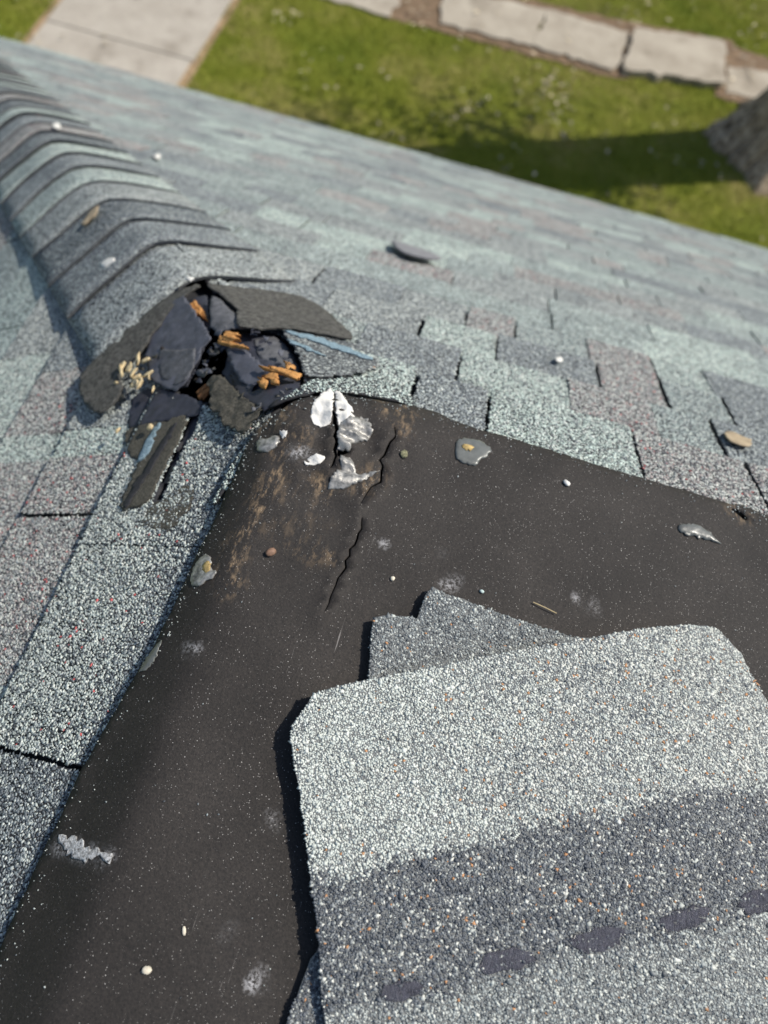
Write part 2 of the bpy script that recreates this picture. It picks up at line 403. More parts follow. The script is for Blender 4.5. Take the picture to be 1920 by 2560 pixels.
# ---- shingles
def face_pt(face, a, dn, off):
    """a: along the course, dn: distance down the slope, off: along the normal"""
    if face == 'R': return (a, dn * CP + off * SP, -dn * SP + off * CP)
    if face == 'L': return (-dn * CP - off * SP, a, -dn * SP + off * CP)
    if face == 'C': return (a, -TOP - dn * CP - off * SP, -dn * SP + off * CP)
    return (TOP + dn * CP + off * SP, a, -dn * SP + off * CP)
NRM = {'R': (0, SP, CP), 'L': (-SP, 0, CP), 'C': (0, -SP, CP), 'E': (SP, 0, CP)}
shingles = []     # (face, a0, a1, d0, d1, thickness, palette, corner jitters, slanted ends)
def fill_course(face, d0, d1, fixed, pals, lo_fn, hi_fn, g):
    a = lo_fn((d0 + d1) / 2); end = hi_fn((d0 + d1) / 2)
    cuts = [a] + [c for c in fixed if a + .03 < c < end]
    x = cuts[-1]
    while x < end - .05:
        x = min(x + g.choice([.11, .15, .19, .24, .30], p=[.2, .25, .25, .2, .1]) * g.uniform(.85, 1.15), end); cuts.append(x)
    hi_prev = False
    for i in range(len(cuts) - 1):
        hi_prev = (not hi_prev) if g.random() < .8 else hi_prev
        pal = pals[i] if i < len(pals) else g.choice(['mint', 'teal', 'slate', 'mauve', 'grey'], p=[.18, .27, .16, .15, .24])
        shingles.append(dict(face=face, a0=cuts[i], a1=cuts[i + 1], d0=d0, d1=d1, th=(.0035 + (.0028 if hi_prev else 0)) * (.45 if face == 'L' else 1), pal=pal,
                             j=g.normal(0, .0010, 6), slit=(.0055 if cuts[i] in fixed and face == 'R' else .0045) if g.random() < (.62 if cuts[i] in fixed else .42) * (.5 if face == 'L' else 1) else 0.0, first=(i == 0), last=(i == len(cuts) - 2)))
g = np.random.default_rng(21)
DL = math.hypot(RUN, T * RUN)
fixedR = {0: ([-.02, .12, .214, .40, .55, .74, .95], ['slate', 'mint', 'slate', 'mint', 'mauve', 'mauve', 'slate', 'grey']),
          1: ([-.10, .03, .169, .33, .452, .538, .70, .88], ['grey', 'teal', 'slate', 'mint', 'mauve', 'teal', 'slate', 'teal', 'slate']),
          2: ([-.2, -.05, .10, .22, .385, .49, .593, .72, .9], ['grey', 'slate', 'grey', 'mint', 'slate', 'mauve', 'teal', 'slate', 'mauve', 'mint']),
          3: ([-.28, -.1, .05, .165, .252, .385, .50, .60, .73], ['teal', 'grey', 'slate', 'grey', 'mauve', 'teal', 'mauve', 'mint', 'slate', 'grey'])}
dn = [.016, .156]
while dn[-1] < DL - .02: dn.append(min(dn[-1] + .1435, DL + .012))
for k in range(len(dn) - 1):
    fx, pl = fixedR.get(k, ([], []))
    fill_course('R', dn[k], dn[k + 1], fx, pl, lambda q: -max(q, 0) * CP + .015, lambda q: TOP + max(q, 0) * CP - .02 if q < 1.6 else min(TOP + q * CP - .02, 3.2 + .2 * q), g)
fixedL = {0: ([-.9, -.62, -.432, -.20, .02], ['dim', 'dim', 'dim', 'fleck', 'fleck', 'slate']),
          1: ([-.9, -.6, -.37, -.16, -.07, -.023], ['grey', 'dim', 'fleck', 'mauve', 'mauve', 'mint', 'grey']),
          2: ([-.8, -.55, -.3, -.07, -.023, .10], ['teal', 'slate', 'fleck', 'mauve', 'mint', 'mauve', 'slate']),
          3: ([-.8, -.5, -.25, -.02, .15], ['teal', 'slate', 'grey', 'grey', 'mint', 'grey'])}
dnl = [.030, .240]
while dnl[-1] < DL - .02: dnl.append(min(dnl[-1] + .147, DL + .012))
for k in range(len(dnl) - 1):
    fx, pl = fixedL.get(k, ([], []))
    # the course runs along y; lay it from the near end towards the hip
    fill_course('L', dnl[k], dnl[k + 1], fx, pl, lambda q: -1.1 - .25 * max(q, 0), lambda q: max(q, 0) * CP - .015, g)
for face in ('C', 'E'):
    for k in range(0, len(dn) - 1):
        if face == 'C': fill_course('C', dn[k], dn[k + 1], [], [], lambda q: -max(q, 0) * CP + .02, lambda q: TOP + max(q, 0) * CP - .02, g)
        else: fill_course('E', dn[k], dn[k + 1], [], [], lambda q: -TOP - max(q, 0) * CP + .02, lambda q: max(q, 0) * CP - .02, g)
# rest of the left slope, out of the picture
for k in range(len(dnl) - 1):
    fill_course('L', dnl[k], dnl[k + 1], [], [], lambda q: -TOP - max(q, 0) * CP + .02, lambda q: -1.1 - .25 * max(q, 0), g)

FELT_GAP = [(652, 752), (712, 690), (690, 800), (640, 880), (600, 960), (555, 1050), (510, 1180), (470, 1212), (455, 1195), (520, 1050), (590, 900)]
CUTS = [smooth_poly(Hc((590, 140), (740, 100), (910, 290), (1100, 305), (1215, 390), (1255, 520), (1250, 610), (1010, 750), (740, 705), (510, 615), (455, 480), (490, 300)), 1), Hc(*FELT_GAP)]
def in_cut(P_): return inside(P_, CUTS[0]) | inside(P_, CUTS[1])
def shingle_geo(s):
    f_, a0, a1, d0, d1, th, j = s['face'], s['a0'], s['a1'], s['d0'], s['d1'], s['th'], s['j']
    up = d0 - .014
    def hipend(a, d, which):      # ends against a hip follow the hip
        if which == 'lo' and s['first'] and f_ == 'R': return -max(d, 0) * CP + .045
        if which == 'hi' and s['last'] and f_ == 'L' and a > -.9: return max(d, 0) * CP - .045
        return a
    g_ = .0002
    sl = s['slit']
    A0u, A0d = hipend(a0 + g_ + sl + j[0] * .5, up, 'lo'), hipend(a0 + g_ + sl + j[1] * .5, d1, 'lo')
    A1u, A1d = hipend(a1 - g_ + j[2], up, 'hi'), hipend(a1 - g_ + j[3], d1, 'hi')
    ou, od = -.0035, th + (.0002 if f_ == 'L' else .0036)
    dl, dr = d1 + j[4], d1 + j[5]
    top = [(A0u, up, ou), (A1u, up, ou), (A1d, dr, od), (A0d, dl, od)]
    mid = [((A0u + A0d) / 2, (up + dl) / 2, (ou + od) / 2), ((A1u + A1d) / 2, (up + dr) / 2, (ou + od) / 2)]
    V = [face_pt(f_, *q) for q in top] + [face_pt(f_, a, b, -.010) for a, b, _ in top]
    F = [(0, 1, 2, 3), (7, 6, 5, 4), (0, 4, 5, 1), (1, 5, 6, 2), (2, 6, 7, 3), (3, 7, 4, 0)]
    if f_ in ('R', 'E'): F = [q[::-1] for q in F]
    return V, F, (top, ou, od, up)
def shingle_granules(s, info, g):
    top, ou, od, up = info; a_lo = min(q[0] for q in top); a_hi = max(q[0] for q in top)
    G = hexgrid((a_lo, max(s['d0'] - .002, up)), (a_hi, s['d1']), .0029, g)
    quad = np.array([(q[0], q[1]) for q in top]); G = G[inside(G, quad)]
    if not len(G): return None
    o_ = ou + (od - ou) * (G[:, 1] - up) / (s['d1'] - up)
    C = np.array([face_pt(s['face'], G[:, 0], G[:, 1], o_)]).reshape(3, -1).T
    C = C[~in_cut(C[:, :2])]
    if not len(C): return None
    cs = pick(s['pal'], len(C), g)
    # each tab's colour bleeds a little into a neighbour blend
    mixm = g.random(len(C)) < .20; cs[mixm] = pick('grey', mixm.sum(), g)
    if s['face'] == 'L':      # dirt gathers along the membrane
        xx = -C[:, 0]; dm_ = g.random(len(C)) < .8 * np.clip(1 - (xx - .05) / .045, 0, 1); cs[dm_] = pick('dim', dm_.sum(), g)
    return crystals(C, NRM[s['face']], g.uniform(.0014, .0024, len(C)), cs, g)

def proj(Pw):
    q = (np.asarray(Pw) - CAM) @ ROT.T; return np.array([q[0] / q[2] * FPX + 960, q[1] / q[2] * FPX + 1280, q[2]])
vis = []
for s in shingles:
    c = np.array(face_pt(s['face'], (s['a0'] + s['a1']) / 2, (s['d0'] + s['d1']) / 2, 0.0)); s['c'] = c
    s['skip'] = False
    u, v, z = proj(c); s['z'] = z
    s['see'] = s['face'] in 'RL' and z > 0 and -160 < u < 2080 and -100 < v < 2750 and not (s['face'] == 'L' and c[1] > c[0] * -1 + .02)
    s['size'] = (s['a1'] - s['a0']) / max(z, .1) ** 3 if s['see'] else 0
order = sorted([s for s in shingles if s['see'] and not s['skip']], key=lambda s: -s['size'])
for s in order[:285]: s['single'] = True
restV, restF, restM = [], [], []
pal_list = ['mint', 'teal', 'slate', 'mauve', 'grey', 'fleck', 'dim']
gg = np.random.default_rng(5)
for s in shingles:
    if s['skip']: continue
    V, F_, info = shingle_geo(s)
    if s.get('single') and np.linalg.norm(s['c'][:2] - HOLE.mean(0)) < .4:      # shingles broken away at the hole
        quad = np.array(V)[:4]; m1 = 20; uu, vv_ = np.meshgrid(np.linspace(0, 1, m1), np.linspace(0, 1, m1))
        G3 = sum(w_[..., None] * q for w_, q in zip(((1 - uu) * (1 - vv_), uu * (1 - vv_), uu * vv_, (1 - uu) * vv_), quad)).reshape(-1, 3)
        cells = [(i * m1 + j, i * m1 + j + 1, (i + 1) * m1 + j + 1, (i + 1) * m1 + j) for i in range(m1 - 1) for j in range(m1 - 1)]
        cc = G3[np.array(cells)].mean(1); bad = in_cut(cc[:, :2])
        if bad.any():
            cells = np.array(cells)[~bad]
            if not len(cells): continue
            T3 = np.r_[cells[:, [0, 1, 2]], cells[:, [0, 2, 3]]]
            nz = np.cross(G3[T3[0, 1]] - G3[T3[0, 0]], G3[T3[0, 2]] - G3[T3[0, 0]])[2]
            if nz < 0: T3 = T3[:, ::-1]
            Vs, Fs, _ = shell(G3[:, :2], T3, G3[:, 2], .010)
            V = Vs; F_ = [tuple(q) for q in Fs]
    if s.get('single'):
        gr = None
        if s['z'] < 1.28 and np.linalg.norm(s['c'] - [0, 0, 0]) < .95: gr = shingle_granules(s, info, gg)
        if gr is not None:
            GV, GF, GC = gr
            tris = np.array([(q[0], q[i], q[i + 1]) for q in F_ for i in range(1, len(q) - 1)]); nv = len(V)
            me = make_mesh('shingle', np.r_[np.array(V), GV], np.r_[tris, GF + nv], [M_ASPHALT, M_CRYSTAL], fmat=np.r_[np.zeros(len(tris)), np.ones(len(GF))],
                           colors=np.r_[np.full((nv, 3), .04), GC])
        else:
            me = make_mesh('shingle', V, F_, GM[s['pal']])
        link('shingle', me, roof_deck)
    else:
        n0 = len(restV); restV += V; restF += [tuple(i + n0 for i in q) for q in F_]; restM += [pal_list.index(s['pal'])] * 6
o = link('far_shingles', make_mesh('far_shingles', restV, restF, [GM[k] for k in pal_list], fmat=restM), roof_deck); o['kind'] = 'stuff'

# ---- hip caps
Hd = np.array([-1, 1, -T]) / math.sqrt(2 + T * T)
nR, nL = np.array([0, SP, CP]), np.array([-SP, 0, CP])
pR = np.cross(Hd, nR); pL = -np.cross(Hd, nL)     # away from the hip on either face
if pR[0] < 0: pR = -pR
if pL[0] > 0: pL = -pL
cap_at = [.378, .55, .70, .855, 1.01, 1.15, 1.29, 1.43]        # uphill edges, measured down the hip
while cap_at[-1] < 5.6: cap_at.append(cap_at[-1] + .142)
def capbase(x, y):
    k = .020; za, zb = -T * y, T * x; m_ = np.minimum(za, zb)
    return m_ - k * np.log(np.exp(-np.clip((za - m_) / k, 0, 50)) + np.exp(-np.clip((zb - m_) / k, 0, 50))) + .0082
cap_pals = ['grey', 'slate', 'dim', 'grey', 'mint', 'slate', 'mint', 'dim', 'mauve', 'slate', 'mint', 'dim', 'mauve', 'slate']
g = np.random.default_rng(3)
M_LIP = plain('cut_lip', (.10, .104, .11), .85, .3, 200, .4, .001)
def hip_cap(l0, l1, pal, k, half=.185):
    ws = np.r_[np.linspace(-half, -.055, 5), np.linspace(-.042, .042, 11), np.linspace(.055, half, 5)]
    ls = np.linspace(l0, l1, 5); sk = g.normal(0, .011); lf_ = g.uniform(.006, .0135)
    V = []
    for i, l in enumerate(ls):
        for w in ws:
            q = Hd * (l + sk * w / half + .004 * math.sin(w * 37 + k)) + (pR * w if w > 0 else pL * -w)
            lift = .0030 + (lf_ if k else .003) * (1 - i / 4) * (1 - .5 * (abs(w) / half) ** 4)
            V.append((q[0], q[1], float(capbase(q[0], q[1])) + lift))
    m = len(ws); F = []
    for i in range(4):
        for j in range(m - 1): F.append((i * m + j, i * m + j + 1, (i + 1) * m + j + 1, (i + 1) * m + j))
    nb = len(V); V2 = [(x, y, z - .0045 - .002 * (idx // m == 0)) for idx, (x, y, z) in enumerate(V)]
    F2 = [tuple(i + nb for i in q[::-1]) for q in F]
    rim = [i for i in range(m)] + [i * m + m - 1 for i in range(1, 5)] + [4 * m + j for j in range(m - 2, -1, -1)] + [i * m for i in range(3, 0, -1)]
    S = [(rim[i], rim[i] + nb, rim[(i + 1) % len(rim)] + nb, rim[(i + 1) % len(rim)]) for i in range(len(rim))]
    me = make_mesh('hip_cap', V + V2, F + F2 + S, [GM[pal], M_LIP], fmat=[0] * len(F) + [1] * (len(F2) + len(S)), smooth=[True] * len(F) + [False] * (len(F2) + len(S)))
    import bmesh
    b = bmesh.new(); b.from_mesh(me); bmesh.ops.recalc_face_normals(b, faces=b.faces); b.to_mesh(me); b.free()
    return hpart(link('hip_cap', me))
for k, l1 in enumerate(cap_at[:-1]):
    hip_cap(l1, cap_at[k + 1] + .03, cap_pals[k] if k < len(cap_pals) else ['grey', 'slate', 'mint', 'teal', 'mauve'][int(g.integers(5))], k)

# ------------------------------------------------------------------ ground
ground_z = -GROUND_DROP
def lawn_mat():
    m, nt, N, L, B = mat('lawn_soil'); v = coords(N, L)
    rp = ramp(N, [(.32, (.10, .13, .016)), (.52, (.17, .185, .028)), (.70, (.27, .225, .085))]); L.new(noise(N, L, v, .9, 7, .62), rp.inputs[0])
    L.new(rp.outputs[0], B.inputs['Base Color']); B.inputs['Roughness'].default_value = .95; B.inputs['Specular IOR Level'].default_value = .1
    bump(N, L, noise(N, L, v, 30, 5), .6, .03, B)
    return m
M_LAWN = lawn_mat()
def concrete_mat(name, a, b, sc):
    m, nt, N, L, B = mat(name); v = coords(N, L)
    rp = ramp(N, [(.28, a), (.72, b)]); L.new(noise(N, L, v, sc, 8, .65), rp.inputs[0])
    r2 = ramp(N, [(.3, (.8, .8, .8)), (.75, (1.15, 1.13, 1.1))]); L.new(noise(N, L, v, sc * 14, 5, .7), r2.inputs[0])
    st = ramp(N, [(.56, (1, 1, 1)), (.72, (.62, .60, .57))]); L.new(noise(N, L, v, sc * .6, 5, .6), st.inputs[0])
    c = mixc(N, L, 1.0, rp.outputs[0], r2.outputs[0], 'MULTIPLY'); c = mixc(N, L, 1.0, c, st.outputs[0], 'MULTIPLY')
    L.new(c, B.inputs['Base Color']); B.inputs['Roughness'].default_value = .9; B.inputs['Specular IOR Level'].default_value = .2
    bump(N, L, noise(N, L, v, sc * 60, 4), .3, .003, B); return m
M_CONC = concrete_mat('concrete', (.34, .305, .255), (.46, .42, .36), 2.2)
M_CONC2 = concrete_mat('sidewalk_concrete', (.30, .26, .205), (.45, .405, .33), 3.0)
M_DIRT = plain('dry_soil', (.17, .115, .07), .95, .4, 9, .6, .02)
gp = np.array([(-160, -160), (160, -160), (160, 200), (-160, 200)])
o = link('lawn', make_mesh('lawn', [(x, y, ground_z) for x, y in gp], [(0, 1, 2, 3)], M_LAWN)); o['kind'] = 'structure'

PX0, PX1 = -5.55, -3.70
path = empty('garden_path', (0, 0, ground_z)); path['kind'] = 'structure'
yj = [3.6, 4.9, 6.2, 7.62, 9.15, 10.7, 12.2, 13.7]
for i in range(len(yj) - 1):
    b_ = box('concrete_panel', (PX0 + .01 * math.sin(i), yj[i] + .008, -.05), (PX1 + .012 * math.cos(i * 2.), yj[i + 1] - .008, .035 + .004 * (i % 2)), M_CONC, path)
for xa, xb in ((PX0 - .10, PX0 + .03), (PX1 - .03, PX1 + .09)):
    box('bare_soil', (xa, 3.6, -.03), (xb, 13.7, .012), plain('tan_soil', (.30, .21, .12), .95, .35, 7, .6, .02), path)
def slab(name, pts, z0, z1, m, parent):
    pp = densify(pts, .09, .020, int(abs(pts[0][0]) * 100)); n_ = len(pp)
    V = [(x, y, z1) for x, y in pp] + [(x, y, z0) for x, y in pp]
    F = [tuple(range(n_)), tuple(range(2 * n_ - 1, n_ - 1, -1))] + [(i + n_, (i + 1) % n_ + n_, (i + 1) % n_, i) for i in range(n_)]
    return link(name, make_mesh(name, V, F, m), parent)
walk = empty('sidewalk', (0, 0, ground_z)); walk['kind'] = 'structure'
slabs = [([(-3.6, 9.55), (-1.72, 9.52), (-1.62, 10.42), (-3.6, 10.45)], .03),
         ([(-1.05, 9.66), (.18, 9.69), (.26, 10.58), (-1.18, 10.44)], .045), ([(.195, 9.69), (1.30, 9.64), (1.40, 9.86), (1.42, 10.56), (.275, 10.60)], .05),
         ([(1.44, 9.66), (2.78, 9.93), (2.76, 10.90), (1.50, 10.64)], .095), ([(2.84, 9.85), (4.2, 9.95), (4.2, 10.75), (2.84, 10.45)], .03),
         ([(4.28, 9.95), (5.6, 10.0), (5.6, 10.9), (4.28, 10.8)], .04), ([(-5.0, 9.5), (-3.68, 9.52), (-3.68, 10.45), (-5.0, 10.5)], .03)]
for pts, z1 in slabs[:-1]: slab('paving_slab', pts, -.05, z1, M_CONC2, walk)
dirt = [[(-1.8, 9.48), (-.95, 9.58), (-.9, 10.62), (-1.8, 10.55)], [(1.28, 9.58), (1.52, 9.6), (1.6, 10.75), (1.3, 10.72)],
        [(-1.2, 10.42), (1.6, 10.55), (2.9, 10.85), (2.9, 11.12), (1.2, 10.86), (-1.2, 10.68)], [(2.7, 9.75), (3.6, 9.6), (4.0, 10.9), (2.75, 11.0)],
        [(-1.3, 9.52), (1.4, 9.55), (1.4, 9.72), (-1.3, 9.74)]]
for k, q in enumerate(dirt):
    o = slab('bare_soil', q, -.02, .006 + .003 * k, M_DIRT, walk)
dirt_all = [np.array(q) for q in dirt] + [np.array(p_) for p_, _ in slabs[:-1]]

# grass blades
def blades(n, lo, hi, g, hgt=(.025, .06)):
    Pxy = np.c_[g.uniform(lo[0], hi[0], n), g.uniform(lo[1], hi[1], n)]
    keep = ~((Pxy[:, 0] > PX0 - .05 + .05 * np.sin(Pxy[:, 1] * 9)) & (Pxy[:, 0] < PX1 + .04 + .05 * np.sin(Pxy[:, 1] * 7)))
    for q in dirt_all:
        cq = q.mean(0); qs = cq + (q - cq) * (1 - .05 * 1.0); keep &= ~(inside(Pxy, q) & (g.random(n) < .93)); keep &= ~(inside(Pxy, qs) & (g.random(n) < .97))
    Pxy = Pxy[keep]; n = len(Pxy)
    a = g.uniform(0, 6.28, n); h = g.uniform(*hgt, n); w = g.uniform(.003, .006, n); ln = g.normal(0, .5, n)
    dx, dy = np.cos(a), np.sin(a); z = np.full(n, ground_z)
    V = np.stack([np.c_[Pxy[:, 0] - dy * w, Pxy[:, 1] + dx * w, z], np.c_[Pxy[:, 0] + dy * w, Pxy[:, 1] - dx * w, z],
                  np.c_[Pxy[:, 0] + dx * h * ln + dy * w * .5, Pxy[:, 1] + dy * h * ln, z + h]], 1).reshape(-1, 3)
    f_ = fbm(Pxy[:, 0], Pxy[:, 1], 1.7, 3); f2 = fbm(Pxy[:, 0], Pxy[:, 1], .5, 9)
    dry = np.clip((f_ - .45) * 4.6 + (f2 - .5) * 2.2 + np.clip((Pxy[:, 1] - 9.0) * .35, 0, .55) * (Pxy[:, 0] > -1.5), 0, 1)
    # worn patch in the grass beside the slabs
    dry = np.clip(dry + .75 * np.exp(-((Pxy[:, 0] - .75) ** 2 + (Pxy[:, 1] - 8.95) ** 2) / .35) + .5 * np.exp(-((Pxy[:, 0] - 2.3) ** 2 + (Pxy[:, 1] - 8.9) ** 2) / .3), 0, 1)
    green = np.array([.145, .200, .018]); ol = np.array([.33, .31, .040]); tan = np.array([.46, .37, .17])
    c = green + (ol - green) * g.random((n, 1)) * (.35 + .65 * f2[:, None])
    c = c + (tan - c) * (dry * g.uniform(.35, 1, n))[:, None]
    return V, np.arange(3 * n).reshape(-1, 3), np.repeat(c, 3, 0)
M_BLADE = attr_mat('grass_blades', .75, .15)
V, F_, Cc = blades(200000, (-7.5, 6.2), (5.5, 12.4), np.random.default_rng(8))
o = link('grass', make_mesh('grass', V, F_, M_BLADE, colors=Cc)); o['kind'] = 'stuff'; o['label'] = 'short green and yellowing grass of the lawn below the roof'
# dead leaves and twigs strewn over the lawn
g = np.random.default_rng(12); LV, LF, LC = [], [], []
spots = [(q[0], q[1], int(n_), r_) for q, n_, r_ in (((.55, 8.85), 60, .28), ((.75, 8.3), 22, .2), ((-.3, 8.2), 14, .15), ((-.55, 7.75), 14, .2), ((-2.9, 8.9), 16, .15), ((2.2, 8.75), 18, .3),
         ((-1.2, 7.2), 14, .2), ((1.35, 11.0), 40, .4), ((3.1, 11.2), 40, .5), ((2.9, 10.3), 26, .3), ((-1.4, 9.7), 18, .2), ((-.6, 9.6), 14, .3), ((2.5, 8.2), 14, .25), ((-2.2, 8.0), 10, .3), ((-5.4, 7.4), 12, .3), ((.2, 7.4), 10, .3))]
pts = [(x + g.normal(0, r_ * .8), y + g.normal(0, r_ * .8)) for x, y, n_, r_ in spots for _ in range(int(n_ * .7))] + [(g.uniform(-6.5, 4), g.uniform(6.8, 12)) for _ in range(120)]
for x, y in pts:
    L_ = g.uniform(.016, .050); w = L_ * g.uniform(.25, .5); a = g.uniform(0, 6.28); z = ground_z + g.uniform(.05, .085); n0 = len(LV)
    for (p_, q_, h_) in ((-1, 0, .1), (0, 1, .25), (1, 0, 0), (0, -1, .2), (0, 0, -.05)):
        LV.append((x + L_ * p_ * math.cos(a) - w * q_ * math.sin(a), y + L_ * p_ * math.sin(a) + w * q_ * math.cos(a), z + h_ * L_ * g.uniform(.3, 1.2)))
    LF += [(n0, n0 + 1, n0 + 4), (n0 + 1, n0 + 2, n0 + 4), (n0 + 2, n0 + 3, n0 + 4), (n0 + 3, n0, n0 + 4)]
    cc = np.array([.52, .44, .30]) * g.uniform(.6, 1.35); LC += [cc * (1.0 if g.random() < .5 else .5)] * 5
o = link('leaf_litter', make_mesh('leaf_litter', LV, np.array(LF), attr_mat('dead_leaf', .55, .5), colors=np.array(LC))); o['kind'] = 'stuff'
o['label'] = 'pale dead leaves strewn over the lawn and slabs'

# ------------------------------------------------------------------ the tree at the edge
def bark_mat():
    m, nt, N, L, B = mat('furrowed_bark'); v = coords(N, L, (1, 1, .13))
    n_ = noise(N, L, v, 22, 7, .68)
    rp = ramp(N, [(.36, (.07, .052, .036)), (.50, (.36, .28, .19)), (.66, (.60, .49, .36))]); L.new(n_, rp.inputs[0])
    L.new(rp.outputs[0], B.inputs['Base Color']); B.inputs['Roughness'].default_value = .95; B.inputs['Specular IOR Level'].default_value = .1
    bump(N, L, n_, 1.0, .03, B); return m
M_BARK = bark_mat()
tree = empty('tree', (3.58, 8.98, ground_z))
tag(tree, 'thick furrowed tree trunk rising from the lawn at the edge of view', 'tree')
def tube(path_pts, rads, segs, furrow=0, seed=0):
    V, F = [], []; P_ = np.array(path_pts, float)
    for i, (p_, r_) in enumerate(zip(P_, rads)):
        d_ = P_[min(i + 1, len(P_) - 1)] - P_[max(i - 1, 0)]; d_ /= np.linalg.norm(d_)
        u = np.cross(d_, [0, 1, .01]); u /= np.linalg.norm(u); w = np.cross(d_, u)
        for k in range(segs):
            a = 2 * math.pi * k / segs; rr = r_
            if furrow:
                flare = max(0, 1 - p_[2] / .9) ** 1.6
                rr = r_ * (1 + .10 * flare * math.sin(5 * a + 1.1) + furrow * (math.sin(17 * a + 2.5 * math.sin(p_[2] * 2.1 + a * 3)) + .6 * math.sin(31 * a - 1.8 * math.sin(p_[2] * 3.3))))
            V.append(p_ + u * rr * math.cos(a) + w * rr * math.sin(a))
    for i in range(len(P_) - 1):
        for k in range(segs):
            F.append((i * segs + k, i * segs + (k + 1) % segs, (i + 1) * segs + (k + 1) % segs, (i + 1) * segs + k))
    return V, F
hs = np.r_[np.linspace(-.05, 1.2, 14), np.linspace(1.5, 8.6, 16)]
rad = .44 + .42 * np.exp(-np.clip(hs, 0, 9) / .38) - .012 * np.clip(hs - 2, 0, 9)
V, F_ = tube([(.05 * math.sin(h * .5) + .03 * h, .02 * h, h) for h in hs], rad, 132, .045)
link('trunk', make_mesh('trunk', V, F_, M_BARK, smooth=True), tree)
g = np.random.default_rng(31); LV, LF, tips = [], [], []
for k in range(9):
    a = k * 2.4; z0 = 2.9 + k * .55; L_ = g.uniform(1.5, 2.5)
    pts_ = [(.27 + math.cos(a) * L_ * t_ * .62, .16 + math.sin(a) * L_ * t_ * .62, z0 + L_ * (t_ ** .85) * .95 + .1 * math.sin(5 * t_ + k)) for t_ in np.linspace(0, 1, 8)]
    v_, f_ = tube(pts_, np.linspace(.15, .025, 8), 8); n0 = len(LV); LV += v_; LF += [tuple(i + n0 for i in q) for q in f_]; tips += pts_[3:]
link('limbs', make_mesh('limbs', LV, LF, M_BARK, smooth=True), tree)
cv, cn = [], 3000
tp = np.array(tips)[g.integers(0, len(tips), cn)] + g.normal(0, .42, (cn, 3))
a = g.uniform(0, 6.28, cn); e_ = g.normal(0, .6, cn); s_ = g.uniform(.04, .08, cn)
u = np.c_[np.cos(a) * np.cos(e_), np.sin(a) * np.cos(e_), np.sin(e_)]; w = np.c_[-np.sin(a), np.cos(a), g.normal(0, .3, cn)]
V = np.stack([tp - u * s_[:, None], tp + w * (s_ * .5)[:, None], tp + u * s_[:, None], tp - w * (s_ * .5)[:, None]], 1).reshape(-1, 3)
i4 = np.arange(cn)[:, None] * 4
link('crown', make_mesh('crown', V, np.r_[i4 + [0, 1, 2], i4 + [0, 2, 3]], plain('leaf_green', (.07, .12, .03), .6, .3, 3, 0)), tree)

# ------------------------------------------------------------------ the dark membrane over the flat top
edge_px = [(1700, 1140), (1640, 1122), (1604, 1106), (1585, 1098), (1560, 1098), (1480, 1074), (1390, 1049), (1300, 1022), (1180, 985), (1100, 960), (1040, 944), (985, 926), (940, 905),
           (890, 892), (850, 885), (800, 878), (760, 870), (725, 866), (690, 868), (650, 876), (615, 892), (580, 915), (552, 938), (535, 965), (520, 1000), (500, 1050), (470, 1120),
           (432, 1190), (402, 1258), (372, 1325), (345, 1380), (300, 1455), (230, 1572), (170, 1682), (120, 1792), (60, 1920), (20, 2010), (-20, 2100), (-70, 2230)]
edge = D(*edge_px)
memb_poly = np.r_[edge, [(-.07, -TOP + .05), (TOP - .02, -TOP + .05), (TOP - .02, .004)]]
def strip(pts, w0):
    """a thin tapering slit round a polyline"""
    P_ = densify(pts, .006, .0012, 4, closed=False); n_ = len(P_); tt = np.gradient(P_, axis=0); tt /= np.linalg.norm(tt, axis=1)[:, None]; nn = np.c_[-tt[:, 1], tt[:, 0]]
    w = w0 * np.sin(np.linspace(.06, 1, n_) * math.pi * .96) ** .6 * (.6 + .8 * vnoise(np.arange(n_), np.zeros(n_), 3.1, 5))
    return np.r_[P_ + nn * w[:, None], (P_ - nn * w[:, None])[::-1]]
crack1 = strip(D((852, 938), (850, 960), (832, 985), (820, 1010), (822, 1035), (815, 1055), (790, 1080), (775, 1105), (770, 1120)), .0013)
crack2 = strip(D((783, 1132), (778, 1155), (762, 1190), (745, 1225), (735, 1250), (705, 1315), (692, 1350)), .0011)
crack3 = strip(D((717, 895), (722, 930), (724, 965), (722, 990), (716, 1020), (708, 1050)), .0021)
gap4 = smooth_poly(D((728, 985), (742, 984), (756, 987), (752, 995), (738, 1000), (726, 1008)), 1)
tear5 = smooth_poly(D((1562, 1108), (1584, 1112), (1604, 1132), (1596, 1135), (1580, 1121)), 1)
cracks = [crack1, crack2, crack3, gap4, tear5]
fold = D((640, 880), (720, 900), (760, 960), (820, 1010), (780, 1090), (700, 1010), (640, 960))
fc = fold.mean(0)
def dist_line(x, y, pts):
    P_ = np.array(pts); dmin = np.full(np.shape(x), 9.0)
    for a_, b_ in zip(P_[:-1], P_[1:]):
        ab = b_ - a_; t_ = np.clip(((x - a_[0]) * ab[0] + (y - a_[1]) * ab[1]) / (ab @ ab), 0, 1)
        dmin = np.minimum(dmin, np.hypot(x - a_[0] - t_ * ab[0], y - a_[1] - t_ * ab[1]))
    return dmin
crk_line = D((852, 938), (832, 985), (820, 1010), (815, 1055), (775, 1105), (762, 1190), (722, 1280), (690, 1350))
rip_line = D((717, 895), (724, 965), (708, 1050))
